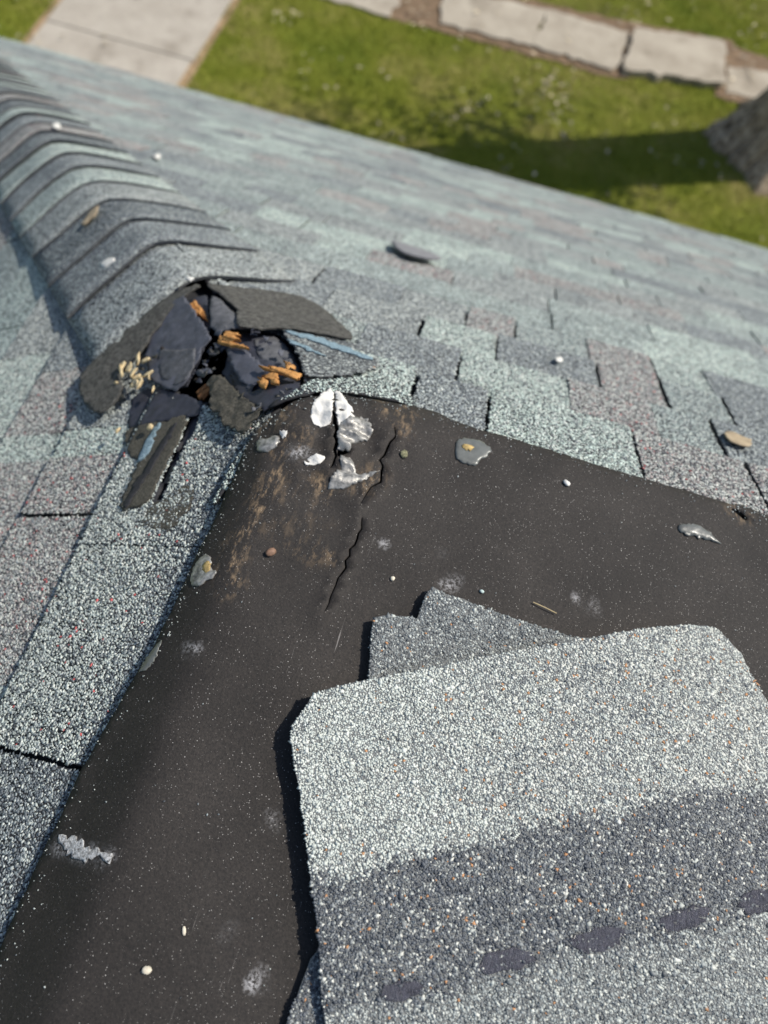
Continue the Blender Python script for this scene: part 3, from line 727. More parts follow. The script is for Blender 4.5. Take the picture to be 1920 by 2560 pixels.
def memb_off(x, y):
    o_ = .0105 + .0012 * fbm(x, y, .05, 4) + .0036 * fbm(x * 1.0, y * .35, .11, 14)
    o_ = o_ - .0075 * np.clip(-x / .045, 0, 1)
    near = np.exp(-((x - fc[0]) ** 2 + (y - fc[1]) ** 2) / .07 ** 2)
    o_ = o_ + near * (.015 * (fbm(x * 2.2 + y, y - x * .4, .040, 6) - .4) + .010 * (vnoise(x * .4 + y * .2, y * 2.8, .020, 8) - .5))
    o_ = o_ + .0038 * np.exp(-(dist_line(x, y, crk_line) / .006) ** 2) + .005 * np.exp(-(dist_line(x, y, rip_line) / .007) ** 2)
    return o_
def membrane():
    P1, F1 = tri_poly(memb_poly, .009, cracks, .0006, 2, hstep=.003)
    x, y = P1.T; n_ = len(P1)
    V, Fa, sm = shell(P1, F1, base(x, y) + memb_off(x, y), .003)
    def blob(cs, r_, amp=1.0):
        s = np.zeros(n_)
        for q in D(*cs): s = np.maximum(s, amp * np.exp(-((x - q[0]) ** 2 + (y - q[1]) ** 2) / r_ ** 2))
        return s
    tan_ = np.maximum.reduce([blob([(590, 1040), (580, 1075), (560, 1110), (600, 1030)], .012), blob([(530, 1150), (520, 1180), (510, 1205), (495, 1230)], .011), blob([(510, 1270), (490, 1280)], .008),
                              blob([(690, 1060), (705, 1075), (860, 940)], .010), blob([(640, 960), (610, 990), (570, 920), (600, 905)], .014, .8), blob([(780, 1060), (800, 1045)], .012, .8),
                              blob([(640, 1200), (680, 1205), (720, 1210)], .010, .5), blob([(830, 895), (870, 905)], .012, .8), blob([(660, 1100), (620, 1150)], .03, .15), blob([(1585, 1118)], .012, .9)])
    scr = np.maximum.reduce([blob([(230, 2100), (250, 2060), (140, 2190)], .022), blob([(640, 1990), (620, 2060), (560, 2050), (330, 1960)], .03, .7), blob([(700, 1400), (780, 1380), (640, 1480)], .03, .6), blob([(1050, 1180), (1080, 1230)], .02, .5)]) + .12
    wht = np.maximum.reduce([blob([(820, 1186)], .003, .9), blob([(949, 1198)], .002, .8), blob([(1240, 1304)], .0034), blob([(1272, 1322)], .0038), blob([(588, 1776)], .0032, 1.3), blob([(550, 2118), (558, 2108)], .0042), blob([(405, 1412), (420, 1411), (432, 1414)], .0032),
                             blob([(640, 995), (655, 990)], .006, .7), blob([(975, 1268), (960, 1275)], .005, .8), blob([(130, 1830), (165, 1838), (195, 1845), (235, 1850)], .005, .8), blob([(490, 2010)], .003, .7)])
    cc = np.c_[np.clip(tan_, 0, 1), np.clip(scr, 0, 1), np.clip(wht, 0, 1)]
    return link('roofing_membrane', make_mesh('roofing_membrane', V, Fa, M_MEMB, smooth=sm, colors=np.r_[cc, cc]))
memb = tag(membrane(), 'dark brown bare roofing membrane with sand specks and a crack over the hip top', 'roofing membrane')

def lump(name, poly, m, h, off=0.0, seed=0, step=.0022, rnd=1, parent=None, jit=.0007, hn=.3):
    """a low uneven lump that swells from its rim and rests on the membrane"""
    poly = smooth_poly(poly, rnd) if rnd else np.array(poly)
    P_, F1 = tri_poly(poly, step, (), jit, seed); Bd = densify(poly, step)
    dm = np.full(len(P_), 9.)
    for s0 in range(0, len(Bd), 100): dm = np.minimum(dm, np.sqrt(((P_[:, None] - Bd[None, s0:s0 + 100]) ** 2).sum(2)).min(1))
    prof = np.clip(dm / min(.003, dm.max() + 1e-9), 0, 1) ** .6 * (1 - hn + 2 * hn * fbm(P_[:, 0], P_[:, 1], .008, seed))
    z = base(P_[:, 0], P_[:, 1]) + memb_off(P_[:, 0], P_[:, 1]) + off + .0008 + h * prof
    V, Fa, sm = shell(P_, F1, z, .0022)
    return link(name, make_mesh(name, V, Fa, m, smooth=sm), parent)

def D0(*p): return D(*p, off=.012)
def oval(cx, cy, a_, b_, ang, n_=12, wob=.12, seed=0):
    g_ = np.random.default_rng(seed); out = []
    for k in range(n_):
        t_ = 2 * math.pi * k / n_; r_ = 1 + g_.uniform(-wob, wob); x, y = a_ * r_ * math.cos(t_), b_ * r_ * math.sin(t_)
        out.append((cx + x * math.cos(ang) - y * math.sin(ang), cy + x * math.sin(ang) + y * math.cos(ang)))
    return out
# white sealant split by the rip: two lobes of one patch
wp = empty('sealant_patch', (0, 0, 0)); tag(wp, 'bright white sealant patch split in two at the peak of the dark membrane', 'sealant')
lump('sealant_lobe', D0((714, 838), (694, 852), (674, 876), (670, 898), (678, 918), (698, 924), (714, 916), (718, 893), (719, 872), (722, 852)), M_WHITE, .0009, seed=1, parent=wp, rnd=0)
lump('sealant_lobe', D0((725, 846), (723, 875), (726, 892), (728, 922), (748, 934), (768, 908), (757, 882), (745, 862), (734, 848)), M_WHITE, .0009, seed=2, parent=wp, rnd=0)
tag(lump('sealant_lump', D0((735, 918), (752, 908), (790, 903), (802, 918), (803, 938), (792, 955), (772, 958), (760, 966), (754, 980), (730, 978), (728, 945)), M_GREYLUMP, .0024, seed=3, hn=.35, rnd=0),
    'large wrinkled grey sealant lump below the white patch', 'sealant')
tag(lump('sealant_shard', D0((706, 1058), (718, 1034), (736, 1018), (735, 992), (757, 991), (764, 1008), (772, 1028), (808, 1022), (816, 1026), (790, 1038), (760, 1052), (735, 1060)), M_GREYLUMP, .0020, seed=4, hn=.35, rnd=0),
    'jagged grey sealant shard with a pointed tail beside the rip', 'sealant')
tag(lump('sealant_dab', D0(*oval(678, 996, 24, 11, -.35, seed=5)), M_WHITE, .0013, seed=5), 'small white oval dab on the dark membrane', 'sealant')
tag(lump('sealant_blob', D0((553, 958), (562, 945), (577, 948), (590, 938), (605, 945), (604, 960), (590, 972), (575, 978), (557, 975)), M_GREYLUMP, .0020, seed=6, hn=.35), 'grey blob of sealant beside the white granule strip', 'sealant')
tag(lump('sealant_speck', D0(*oval(613, 940, 7, 7, 0, 8, seed=7)), M_WHITE, .003, seed=7), 'tiny pale speck of sealant just beside the grey blob', 'sealant')
b2 = lump('sealant_blob', D0((432, 1198), (452, 1196), (458, 1210), (453, 1228), (470, 1234), (462, 1246), (448, 1252), (436, 1264), (414, 1264), (408, 1248), (414, 1228), (424, 1210)), M_GREYLUMP, .0024, seed=8, hn=.35)
tag(b2, 'kidney-shaped grey blob at the left edge of the dark membrane', 'sealant')
lump('rust_stain', D0(*oval(446, 1224, 9, 14, .3, seed=9)), M_YELLOW, .0012, off=.0022, seed=9, parent=b2)
b3 = lump('sealant_patch', D0((985, 955), (1000, 948), (1025, 950), (1045, 958), (1060, 972), (1052, 988), (1035, 996), (1030, 1008), (1008, 1004), (988, 998), (982, 978)), M_CLEAR, .0015, seed=10, hn=.2)
tag(b3, 'flat dull grey sealant patch with a yellow centre at the membrane edge', 'sealant')
lump('yellow_centre', D0(*oval(1010, 970, 13, 7, .2, seed=11)), M_YELLOW, .0018, off=.0014, seed=11, parent=b3)
tag(lump('sealant_drop', D0((1461, 1138), (1478, 1131), (1505, 1136), (1528, 1148), (1545, 1166), (1560, 1178), (1540, 1172), (1515, 1164), (1485, 1158), (1465, 1150)), M_CLEAR, .002, seed=12), 'pale grey tear-shaped drop with a thin tail near the far tear', 'sealant')
tag(lump('sealant_smear', D0((346, 1378), (338, 1388), (318, 1412), (300, 1440), (296, 1452), (318, 1442), (334, 1420), (344, 1396)), M_CLEAR, .0015, seed=13), 'translucent grey smear where the membrane meets the left shingles', 'sealant')
tag(lump('bird_dropping', D0((118, 1805), (135, 1800), (155, 1806), (172, 1826), (200, 1836), (222, 1838), (242, 1840), (246, 1852), (236, 1866), (220, 1856), (196, 1856), (172, 1858), (148, 1846), (132, 1830)), M_DROP, .0005, seed=14, hn=.5, jit=.0018),
    'long white bird dropping on the near left of the dark membrane', 'dropping')

def pebble(name, u, v, size, m, label, cat='pebble', flat=.7, seed=0, elong=1.2):
    g_ = np.random.default_rng(seed); bm_v = []; n1, n2 = 10, 7
    xy = D0((u, v))[0]; zb = float(base(*xy) + memb_off(*xy)); a_ = g_.uniform(0, 3.1)
    for i in range(1, n2):
        th = math.pi * i / n2
        for k in range(n1):
            ph = 2 * math.pi * k / n1; r_ = size * (1 + g_.uniform(-.14, .14))
            x, y, z = r_ * elong * math.sin(th) * math.cos(ph), r_ * math.sin(th) * math.sin(ph), r_ * flat * math.cos(th)
            bm_v.append((xy[0] + x * math.cos(a_) - y * math.sin(a_), xy[1] + x * math.sin(a_) + y * math.cos(a_), zb + z + size * flat * .85))
    n_ = len(bm_v); bm_v += [(xy[0], xy[1], zb + size * flat * 1.8), (xy[0], xy[1], zb - size * .1)]
    F1 = [(i * n1 + k, (i + 1) * n1 + k, (i + 1) * n1 + (k + 1) % n1, i * n1 + (k + 1) % n1) for i in range(n2 - 2) for k in range(n1)]
    F1 += [(n_, k, (k + 1) % n1) for k in range(n1)] + [(n_ + 1, n_ - n1 + (k + 1) % n1, n_ - n1 + k) for k in range(n1)]
    return tag(link(name, make_mesh(name, bm_v, F1, m, smooth=True)), label, cat)
pebble('pebble', 848, 1251, .0021, M_STONE, 'small cream pebble between the crack and the notched shingle', seed=1)
pebble('pebble', 585, 1195, .0040, M_BROWNP, 'brown pebble lying on the dark membrane near the tan scuffs', seed=2, elong=1.35)
pebble('pebble', 318, 2095, .0029, M_STONE, 'tan pebble on the near dark membrane, lowest in the picture', seed=3, elong=1.3)
pebble('granule', 1040, 1279, .0019, plain('teal_granule', (.45, .55, .52), .6, .1, 200, 0), 'tiny pale teal granule beside the notched shingle', 'granule', seed=4)
pebble('seed_husk', 1222, 1046, .0029, M_WHITE, 'white oval seed husk near the far edge of the membrane', 'seed', seed=5, elong=1.5)
pebble('lichen_tuft', 872, 983, .0042, plain('lichen', (.30, .29, .17), .9, .6, 500, 1, .003), 'small olive lichen tuft right of the crack', 'lichen', seed=6, flat=.5)
pebble('granule', 398, 2010, .0016, M_STONE, 'sliver-like pale granule on the bare near membrane', 'granule', seed=7, elong=2.2)
tw = D0((1150, 1303), (1175, 1315), (1200, 1327), (1222, 1335))
V, F_ = tube([(x, y, float(base(x, y) + memb_off(x, y)) + .0022 + .0012 * math.sin(i * 1.4)) for i, (x, y) in enumerate(densify(tw, .008, 0, 0, False))], [.0005] * len(densify(tw, .008, 0, 0, False)), 6)
tag(link('dry_stalk', make_mesh('dry_stalk', V, F_, M_TWIG, smooth=True)), 'thin straw-coloured stalk lying on the membrane behind the grey shingle', 'stalk')

# grit washed off the shingles
gq = np.random.default_rng(91); nb_ = len(edge)
ei = gq.integers(0, nb_ - 1, 520); tt_ = gq.random(520)[:, None]; inward = (np.array([.35, -.45]) - edge[ei]); inward /= np.linalg.norm(inward, axis=1)[:, None]
Gq = edge[ei] * (1 - tt_) + edge[ei + 1] * tt_ + inward * np.abs(gq.normal(0, .010, (520, 1)))
Gq = np.r_[Gq, np.c_[gq.uniform(-.03, .6, 90), gq.uniform(-.6, -.01, 90)]]
Gq = Gq[inside(Gq, memb_poly)]
Cq = np.c_[Gq, base(Gq[:, 0], Gq[:, 1]) + memb_off(Gq[:, 0], Gq[:, 1]) + .0006]
GV, GF, GC = crystals(Cq, (0, 0, 1), gq.uniform(.0004, .0009, len(Cq)), pick('grey', len(Cq), gq), gq)
o = link('loose_granules', make_mesh('loose_granules', GV, GF, M_CRYSTAL, colors=GC)); o['kind'] = 'stuff'; o['label'] = 'loose grey granules washed onto the dark membrane'

# ------------------------------------------------------------------ loose cap shingles lying on the membrane
def loose_shingle(name, poly, off, zones, label, seed, spacing=.0020, thick=.0036, rr=(.0008, .0018)):
    g_ = np.random.default_rng(seed)
    P_, F1 = tri_poly(poly, .012, (), .0007, seed); z = base(P_[:, 0], P_[:, 1]) + off(P_[:, 0], P_[:, 1])
    V, Fa, sm = shell(P_, F1, z, thick)
    G = hexgrid(poly.min(0), poly.max(0), spacing, g_); G = G[inside(G, poly)]
    C = np.c_[G, base(G[:, 0], G[:, 1]) + off(G[:, 0], G[:, 1])]
    pal, bare = zones(C, g_)
    C = C[~bare]; pal = pal[~bare]; cs = np.zeros((len(C), 3))
    for k in np.unique(pal): m_ = pal == k; cs[m_] = pick(k, m_.sum(), g_)
    e_ = 1e-3; nx = -(off(C[:, 0] + e_, C[:, 1]) - off(C[:, 0] - e_, C[:, 1])) / (2 * e_)
    rad_ = g_.uniform(*rr, len(C)) * np.where(g_.random(len(C)) < .07, 1.35, 1)
    GV, GF, GC = crystals(C, (0, 0, 1), rad_, cs, g_)
    n0 = len(V)
    me = make_mesh(name, np.r_[V, GV], np.r_[Fa, GF + n0], [M_FINES, M_CRYSTAL], fmat=np.r_[np.zeros(len(Fa)), np.ones(len(GF))], colors=np.r_[np.full((n0, 3), .03), GC])
    return tag(link(name, me), label, 'shingle')
px_grey = [(627, 1584), (630, 1566), (680, 1496), (730, 1482), (800, 1468), (880, 1454), (970, 1436), (1060, 1418), (1150, 1401), (1250, 1384), (1340, 1366), (1430, 1352), (1500, 1345),
           (1548, 1346), (1565, 1352), (1622, 1404), (1640, 1440), (1659, 1470), (1715, 1560), (1790, 1740), (1840, 1960), (1840, 2330), (1300, 2420), (800, 2400), (712, 2260), (692, 2140),
           (691, 2060), (682, 1980), (671, 1900), (659, 1800), (645, 1700), (633, 1630)]
LIFT = .033
grey_poly = D(*px_grey, off=LIFT)
gl = D((640, 1560), (690, 2100), off=LIFT); gdir = gl[1] - gl[0]; gdir /= np.linalg.norm(gdir); gn = np.array([gdir[1], -gdir[0]])
if gn[0] < 0: gn = -gn
def grey_off(x, y):
    s = (x - gl[0][0]) * gn[0] + (y - gl[0][1]) * gn[1]        # distance from the near-left edge
    t_ = (x - gl[0][0]) * gdir[0] + (y - gl[0][1]) * gdir[1]    # distance from the far edge
    return .0295 + .0075 * np.sin(np.clip(s / .40, 0, 1.3) * math.pi) - .009 * np.clip((s - .30) / .12, 0, 1.5) ** 2 + .0015 * fbm(x, y, .06, 5) - .006 * np.clip((t_ - .17) / .1, 0, 1)
dash_px = [(870, 2142, 46, 22), (1092, 2076, 62, 24), (1290, 2030, 62, 26), (1482, 1986, 58, 25), (1655, 1948, 50, 26), (1830, 1905, 55, 26)]
dashes = [D(*oval(u, v, a_, b_, -.2, 16, .16, k), off=LIFT + .004) for k, (u, v, a_, b_) in enumerate(dash_px)]
zl = D((640, 1905), (760, 1880), (900, 1845), (1050, 1808), (1250, 1768), (1450, 1730), (1659, 1690), (1850, 1650), off=LIFT)
z2 = D((640, 2205), (850, 2175), (1090, 2105), (1290, 2058), (1482, 2012), (1659, 1975), (1850, 1930), off=LIFT)
def grey_zones(C, g_):
    x, y = C[:, 0], C[:, 1]; wob = .010 * (fbm(x, y, .03, 3) - .5) * 2 + g_.normal(0, .004, len(C))
    yl = np.interp(x, zl[:, 0], zl[:, 1]) + wob; y2 = np.interp(x, z2[:, 0], z2[:, 1]) + wob
    pal = np.where(y > yl, 'pale', np.where(y > y2, 'coal', 'ash')).astype(object)
    # towards the right the pale band carries more brown and dark granules
    m_ = (pal == 'pale') & (g_.random(len(C)) < np.clip((x - .16) * 6 + (fbm(x, y, .05, 8) - .5) * 1.4, 0, 1)); pal[m_] = 'blend'
    bare = np.zeros(len(C), bool)
    for q in dashes: bare |= inside(C[:, :2], q) & (g_.random(len(C)) < .50)
    return pal, bare
cap = loose_shingle('cap_shingle', grey_poly, grey_off, grey_zones, 'large pale grey cap shingle with a dark lower band, lying over the dark membrane', 41)
for k, q in enumerate(dashes):
    P_, F1 = tri_poly(q, .0035, (), .0008, k); x, y = P_.T
    rd = .0016 * np.sin((x * gn[0] + y * gn[1]) * 0 + (x * gdir[0] + y * gdir[1]) * 900 + 3 * fbm(x, y, .012, k)) * fbm(x, y, .01, k + 3) + .0012 * fbm(x, y, .005, k + 9)
    V, Fa, sm = shell(P_, F1, base(x, y) + grey_off(x, y) + .0002 + rd * .9, .002)
    o = link('sealant_dash', make_mesh('sealant_dash', V, Fa, M_SEAL, smooth=sm), cap)
px_notch = [(799, 1400), (803, 1360), (806, 1337), (830, 1333), (868, 1331), (903, 1337), (910, 1310), (920, 1284), (935, 1270), (962, 1284), (1000, 1298), (1040, 1311), (1120, 1340), (1200, 1366), (1260, 1382), (1330, 1410), (1330, 1520), (796, 1540), (797, 1460)]
notch_poly = D(*px_notch, off=.021)
def notch_off(x, y): return .0215 + .0015 * fbm(x, y, .05, 2)
loose_shingle('notched_shingle', notch_poly, notch_off, lambda C, g_: (np.full(len(C), 'char', object), np.zeros(len(C), bool)), 'dark grey shingle offcut with a stepped notch under the pale cap shingle', 43)
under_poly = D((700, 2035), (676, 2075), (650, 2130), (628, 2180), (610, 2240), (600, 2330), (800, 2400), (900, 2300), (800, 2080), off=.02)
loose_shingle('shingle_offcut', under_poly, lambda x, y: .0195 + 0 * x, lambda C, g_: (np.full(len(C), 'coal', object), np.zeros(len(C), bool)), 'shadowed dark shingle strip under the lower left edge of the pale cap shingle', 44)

# ------------------------------------------------------------------ the torn hip at the hole
def hs_(name, pts, m, off, thick=.003, step=.008, seed=0, jit=.0012, rnd=1, label=None):
    of_ = off
    if 'felt' in name or 'torn' in name:
        of_ = lambda x, y: (off(x, y) if callable(off) else off) + .0040 * (np.abs(fbm(x + .3 * y, y - .5 * x, .035, seed + 3) - .5) * 2 - .25)
    o_ = sheet(name, Hc(*pts), m, None, of_, thick, step, (), jit, seed, rnd)
    hpart(o_)
    if label: o_['label'] = label
    return o_
hc = HOLE.mean(0)
def rise(ax, ay, hx, hy, lo, hi, p_=1.0):
    """offset that grows from lo at the first crop point to hi at the second"""
    a_ = Hc((ax, ay))[0]; b_ = Hc((hx, hy))[0]; ab = b_ - a_
    return lambda x, y: lo + (hi - lo) * np.clip(((x - a_[0]) * ab[0] + (y - a_[1]) * ab[1]) / (ab @ ab), 0, 1.3) ** p_ + .003 * (fbm(x, y, .03, 3) - .5)
hs_('torn_hip_cap', [(735, 96), (830, 104), (960, 115), (1120, 132), (1260, 168), (1360, 228), (1440, 310), (1512, 388), (1400, 376), (1250, 345), (1130, 328), (1010, 338), (930, 332), (885, 300), (905, 250), (870, 200), (800, 140)],
    M_BACK, rise(1150, 130, 1130, 330, .0135, .0165), .003, .006, 1, label='torn hip cap side bared to grey felt, right of the hole')
hs_('torn_hip_cap', [(735, 96), (640, 112), (500, 185), (380, 295), (250, 405), (130, 515), (82, 600), (104, 690), (190, 776), (250, 742), (330, 650), (300, 570), (420, 440), (485, 330), (548, 240), (630, 165)],
    M_BACK, rise(200, 440, 330, 600, .0135, .0165), .003, .006, 2, label='torn hip cap side bared to grey felt, left of the hole')
FL = dict(thick=.0018, step=.004, jit=.0008, rnd=0)
def Ls(x, y):
    """top of the shingles on the left slope"""
    dd = -x / CP; t_ = np.where(dd < .24, (dd - .016) / .224, ((dd - .24) % .147) / .147); return (-.0035 + .0056 * np.clip(t_, 0, 1)) / CP
hs_('felt_sheet', [(600, 160), (740, 125), (760, 300), (700, 480), (640, 600), (520, 600), (475, 480), (505, 310)], M_FELTN, .002, seed=31, **FL)
hs_('felt_sheet', [(800, 330), (1085, 325), (1185, 405), (1230, 520), (1220, 600), (1010, 735), (860, 640), (820, 520), (850, 420)], M_FELTN, -.003, seed=32, **FL)
hs_('felt_flap', [(628, 160), (540, 210), (455, 320), (430, 450), (450, 575), (520, 622), (590, 640), (650, 585), (672, 520), (708, 484), (722, 430), (768, 385), (742, 322), (712, 290), (690, 252)], M_FELT, rise(500, 500, 740, 330, .0095, .016), seed=3, **FL)
hs_('felt_flap', [(500, 430), (580, 440), (690, 430), (680, 520), (640, 585), (580, 614), (510, 574), (494, 500)], M_FELTG, rise(500, 500, 740, 330, .0105, .017), seed=23, **FL)
hs_('felt_flap', [(352, 655), (440, 600), (520, 625), (610, 640), (720, 680), (700, 745), (560, 772), (420, 802), (330, 806)], M_FELTN, lambda x, y: Ls(x, y) + .0035, seed=4, **FL)
hs_('felt_flap', [(770, 165), (822, 188), (905, 262), (940, 320), (870, 325), (800, 342), (766, 310), (762, 230)], M_FELTG, rise(900, 280, 760, 230, .011, .015), seed=5, **FL)
hs_('felt_flap', [(846, 428), (948, 424), (1012, 480), (1040, 500), (1030, 560), (996, 590), (960, 620), (905, 560), (868, 500)], M_FELT, rise(1000, 560, 850, 430, .003, .010), seed=6, **FL)
hs_('felt_flap', [(860, 505), (930, 560), (985, 590), (970, 640), (1010, 622), (1060, 600), (1130, 602), (1200, 598), (1245, 622), (1120, 700), (1040, 748), (960, 700), (880, 620)], M_FELTN, rise(1040, 740, 1000, 580, .012, .002), seed=7, **FL)
hs_('felt_flap', [(985, 345), (1085, 332), (1150, 370), (1190, 450), (1215, 520), (1150, 505), (1120, 480), (1080, 462), (1020, 455), (1000, 400)], M_FELTG, -.002, seed=8, **FL)
hs_('underlay_fold', [(742, 600), (772, 572), (815, 566), (868, 606), (905, 650), (960, 690), (1036, 748), (990, 790), (968, 838), (940, 872), (884, 838), (838, 826), (800, 764), (752, 728), (764, 668)], M_GRIT, lambda x, y: .0085 + .009 * np.abs(fbm(x * 1.6 - y, y * .6 + x, .030, 9) - .5) * 2 + .003 * fbm(x, y, .008, 2), seed=9, thick=.002, step=.003, jit=.0010, rnd=0)
# splintered boards
def splinter(pts, off, seed, m=M_WOOD):
    o_ = sheet('wood_splinter', Hc(*pts, off=.01), m, None, off, .004, .004, (), .0005, seed, 0); hpart(o_); return o_
M_BROWNW = plain('brown_splinter', (.26, .11, .04), .8, .4, 80, .8, .003)
gs = np.random.default_rng(9)
for (x0, y0), (x1, y1), wid, n_, z_, m_ in (((645, 165), (762, 275), 34, 6, .011, M_WOOD), ((800, 345), (985, 392), 42, 8, .014, M_WOOD), ((1062, 596), (985, 548), 24, 4, .011, M_WOOD), ((1120, 552), (1020, 566), 26, 5, .011, M_WOOD),
                                       ((1228, 552), (1015, 484), 26, 7, .012, M_WOOD), ((1196, 506), (1128, 440), 12, 3, .010, M_WOOD), ((690, 640), (785, 535), 30, 6, .004, M_BROWNW)):
    ax = np.array([x1 - x0, y1 - y0], float); L_ = np.linalg.norm(ax); ax /= L_; nx_ = np.array([-ax[1], ax[0]])
    n_ = max(2, n_ // 2)
    for k in range(n_):
        o0 = (k / (n_ - 1) - .5) * 2 * wid * .6 + gs.normal(0, 4); st_ = gs.uniform(0, .15) * L_; en = gs.uniform(.55, 1.05) * L_; w_ = gs.uniform(8, 17); sk = gs.normal(0, 12)
        c0 = np.array([x0, y0]) + ax * st_ + nx_ * o0; c1 = np.array([x0, y0]) + ax * en + nx_ * (o0 + sk); cm = c0 * .4 + c1 * .6
        splinter([c0 - nx_ * w_, cm - nx_ * w_ * .9, c1 - ax * gs.uniform(8, 30) - nx_ * w_ * .7, c1 - ax * 22 - nx_ * w_ * .2, c1 + nx_ * gs.uniform(-3, 3), c1 - ax * gs.uniform(15, 35) + nx_ * w_ * .3, cm + nx_ * w_ * .8, c0 + nx_ * w_], z_ + gs.uniform(-.002, .003), k, m_)
# ragged black tar crumbs along the break
g = np.random.default_rng(77)
def scrap_of_felt(cx, cy, size, z0, m_, k):
    a_ = g.uniform(0, 6.28); nv_ = int(g.integers(3, 6)); pts_ = []
    for i in range(nv_):
        t_ = a_ + 6.283 * (i + g.uniform(-.3, .3)) / nv_; r_ = size * g.uniform(.5, 1.3); pts_.append((cx + r_ * math.cos(t_), cy + r_ * .6 * math.sin(t_)))
    P_ = Hc(*pts_, off=.005); c_ = P_.mean(0); sl = g.normal(0, .45, 2)
    hpart(sheet('felt_scrap', P_, m_, None, lambda x, y: z0 + sl[0] * (x - c_[0]) + sl[1] * (y - c_[1]) + .002 * fbm(x, y, .01, k), .0012, .003, (), .0006, k))
mm = [M_FELTN, M_FELTG, M_FELT, M_BACK, M_VOID]
for k in range(26):      # along the diagonal break
    t_ = g.random(); scrap_of_felt(700 + 130 * t_ + g.normal(0, 22), 560 - 230 * t_ + g.normal(0, 30), g.uniform(12, 34), g.uniform(.002, .013), mm[k % 5], k)
for k in range(22):      # along the right and lower rim
    t_ = g.random(); scrap_of_felt(*( (980 + 250 * t_, 740 - 160 * t_) if k % 2 else (960 + 270 * t_, 320 + 240 * t_ ** 1.5)), g.uniform(12, 30), g.uniform(.006, .014), mm[k % 4], k + 40)
for k in range(10):      # under the left torn cap
    t_ = g.random(); scrap_of_felt(300 + 230 * t_ + g.normal(0, 14), 690 - 330 * t_ + g.normal(0, 14), g.uniform(12, 28), g.uniform(.010, .016), [M_GRIT, M_BACK, M_VOID][k % 3], k + 80)
# bared strips of the left slope under the hole
ADH = dict(thick=.0035, step=.004, jit=.0016, rnd=1)
hs_('adhesive_strip', [(330, 806), (440, 795), (560, 772), (648, 754), (600, 870), (540, 985), (465, 1140), (440, 1205), (340, 1235), (280, 1232), (335, 1110), (395, 990), (345, 970), (310, 880)], M_GRIT, lambda x, y: Ls(x, y) + .0018 + .003 * fbm(x, y, .02, 2), seed=10, **ADH)
hs_('dark_seam', [(575, 790), (590, 800), (540, 890), (450, 1040), (390, 1140), (330, 1240), (300, 1225), (360, 1120), (440, 1000), (520, 870)], M_ASPHALT, lambda x, y: Ls(x, y) + .0032 + .002 * fbm(x, y, .02, 2), seed=19, thick=.002, step=.004, jit=.0012)
hs_('felt_strip', FELT_GAP, M_FELTN, -.006, seed=11, **FL)
hs_('adhesive_strip', [(300, 1232), (440, 1212), (520, 1185), (600, 1110), (680, 1100), (660, 1220), (560, 1330), (480, 1350), (400, 1300)], M_GRIT, lambda x, y: Ls(x, y) + .0003 + .0016 * fbm(x, y, .012, 6), seed=15, **ADH)
hs_('blue_chalk_line', [(488, 792), (512, 800), (470, 880), (430, 975), (378, 1000), (410, 920), (448, 850)], M_BLUE, lambda x, y: Ls(x, y) + .0048, seed=12, **ADH)
hs_('pale_chalk_line', [(400, 985), (425, 975), (370, 1080), (300, 1190), (262, 1225), (300, 1130), (350, 1060)], GM['pale'], lambda x, y: Ls(x, y) + .0022, seed=16, **ADH)
hs_('bared_shingle', [(1120, 322), (1260, 348), (1400, 378), (1515, 392), (1620, 470), (1640, 520), (1500, 560), (1350, 580), (1240, 570), (1225, 480), (1180, 400)], GM['char'], .0115, seed=13, **ADH)
hs_('blue_chalk_line', [(1130, 330), (1250, 352), (1400, 400), (1560, 460), (1612, 486), (1540, 482), (1400, 430), (1280, 384), (1180, 358)], M_BLUE, .0135, seed=14, thick=.0015, step=.005, jit=.002)
hs_('blue_chalk_line', [(1140, 372), (1230, 405), (1300, 440), (1368, 475), (1290, 450), (1200, 412)], M_BLUE, .0135, seed=17, thick=.0015, step=.005, jit=.002)
# granule-covered remnant of the next cap, between the hole and the membrane
def remnant(pts, pal, off, seed):
    poly = smooth_poly(Hc(*pts), 1); g_ = np.random.default_rng(seed)
    P_, F1 = tri_poly(poly, .01, (), .0015, seed); x, y = P_.T; V, Fa, sm = shell(P_, F1, base(x, y) + off(x, y), .004)
    G = hexgrid(poly.min(0), poly.max(0), .0029, g_); G = G[inside(G, poly) & (g_.random(len(G)) < .88)]
    C = np.c_[G, base(G[:, 0], G[:, 1]) + off(G[:, 0], G[:, 1])]; cs = pick(pal, len(C), g_)
    nn = nL if G.mean(0)[0] < -.02 and G.mean(0)[1] < .05 else nR
    GV, GF, GC = crystals(C, nn, g_.uniform(.0013, .0021, len(C)), cs, g_); n0 = len(V)
    o_ = link('cap_remnant', make_mesh('cap_remnant', np.r_[V, GV], np.r_[Fa, GF + n0], [M_ASPHALT, M_CRYSTAL], fmat=np.r_[np.zeros(len(Fa)), np.ones(len(GF))], colors=np.r_[np.full((n0, 3), .03), GC]))
    return hpart(o_)
remnant([(1040, 745), (1130, 690), (1240, 620), (1290, 585), (1400, 588), (1560, 570), (1700, 580), (1780, 640), (1830, 740), (1700, 690), (1560, 668), (1440, 652), (1330, 650), (1240, 665), (1120, 705)], 'mint', lambda x, y: .0120 + 0 * x, 52)
remnant([(965, 872), (985, 890), (960, 960), (900, 1030), (860, 1120), (810, 1180), (760, 1240), (820, 1100), (890, 980)], 'mint', lambda x, y: .0050 + 0 * x, 53)

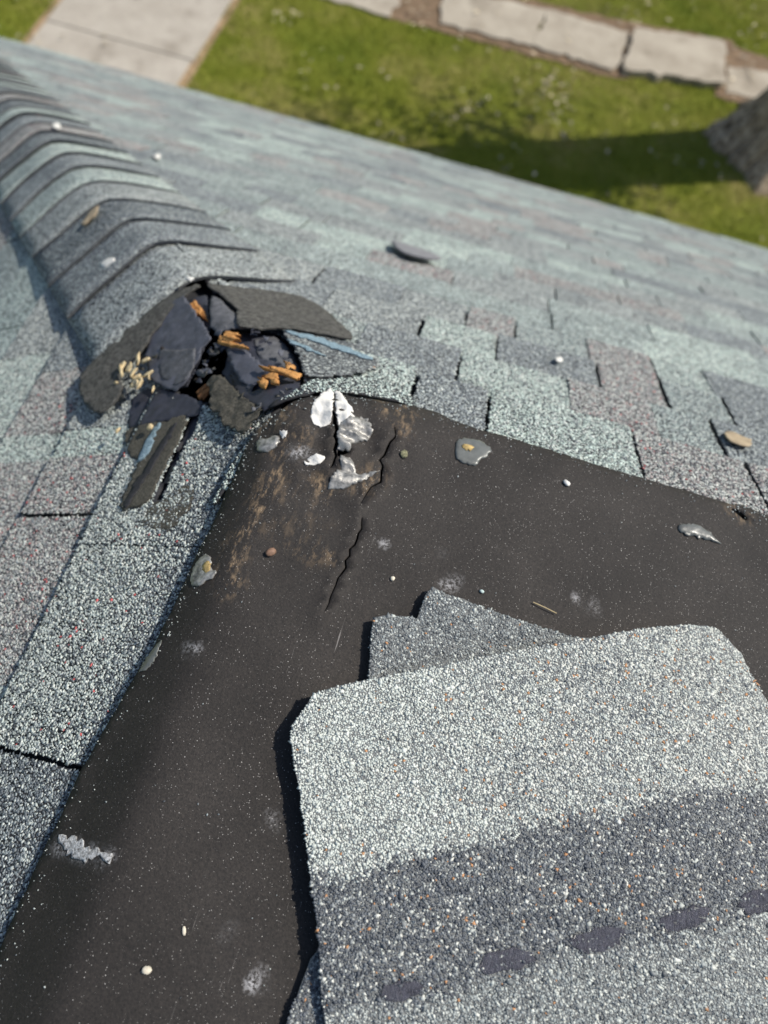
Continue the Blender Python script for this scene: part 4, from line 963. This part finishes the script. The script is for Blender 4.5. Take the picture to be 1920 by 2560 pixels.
# pale wood chips lying on the torn cap
g = np.random.default_rng(64)
for k in range(20):
    cx, cy = (g.uniform(250, 440), g.uniform(435, 590)) if k < 17 else [(455, 582), (268, 800), (438, 778)][k - 17]
    o_ = sheet('wood_chip', Hc(*oval(cx, cy, g.uniform(9, 36) if k < 17 else 18, g.uniform(4, 12), g.uniform(.3, 2.9), 7, .35, k), off=.024), M_CHIP, None, g.uniform(.0165, .0235) if k < 17 else .016, .003, .004, (), .0006, k)
    if k < 17: tag(o_, 'pale splintered wood chip in the pile on the torn cap beside the hole', 'wood chip', 'wood chips on the torn cap')
    else: tag(o_, ['triangular pale wood chip at the left rim of the hole', 'pale yellow chip lying below the torn left cap', 'small tan chip on the navy felt under the hole'][k - 17], 'wood chip')
# lifted, curled shingle tab on the far slope
tab = D((840, 533), (868, 540), (900, 552), (935, 566), (952, 578), (920, 578), (880, 570), (855, 556))
ct = tab.mean(0)
o_ = sheet('curled_tab', tab, plain('curled_tab_grey', (.20, .20, .21), .85, .25, 90, .5, .002), None, lambda x, y: 0.010 + .017 * np.exp(-((x - tab[5][0]) ** 2 + (y - tab[5][1]) ** 2) / .05), .006, .012, (), .001, 4, 1)
hpart(o_); o_['label'] = 'curled dark shingle tab standing proud of the slope'
# white scraps fallen on the caps
def scrap(u, v, a_, b_, ang, lab, m=M_WHITE, lift=.016, cat='scrap', k=0):
    o_ = sheet('paper_scrap' if m is M_WHITE else 'dry_leaf', D(*oval(u, v, a_, b_, ang, 10, .2, k), off=lift), m, None, lambda x, y: lift + .004 * vnoise(x, y, .02, k), .002, .006, (), .0008, k)
    return tag(o_, lab, cat)
scrap(232, 568, 18, 8, -.5, 'curved white scrap on the hip caps above the hole', k=1)
scrap(410, 603, 9, 4, .1, 'small white fleck just above the torn hole', k=2, lift=.020)
scrap(340, 338, 9, 6, 0, 'small white scrap beside the upper hip caps', k=3, lift=.012)
scrap(195, 468, 26, 7, -.85, 'tan dry leaf across the dark hip cap', M_LEAF, .021, 'leaf', 4)
scrap(1590, 948, 32, 13, .35, 'tan dry leaf on the blue-grey slope at the far side', M_LEAF, .011, 'leaf', 5)
scrap(1207, 777, 8, 6, .2, 'pale pebble-like fleck on the mauve shingles', k=6, lift=.014)
scrap(122, 272, 9, 6, .2, 'tiny pale fleck on the topmost hip caps', k=7, lift=.024)

# ------------------------------------------------------------------ set everything on the ground at z = 0
for o in list(scene.objects):
    if o.parent is None and o.type in ('MESH', 'EMPTY'): o.location.z += GROUND_DROP
cam.location.z += GROUND_DROP
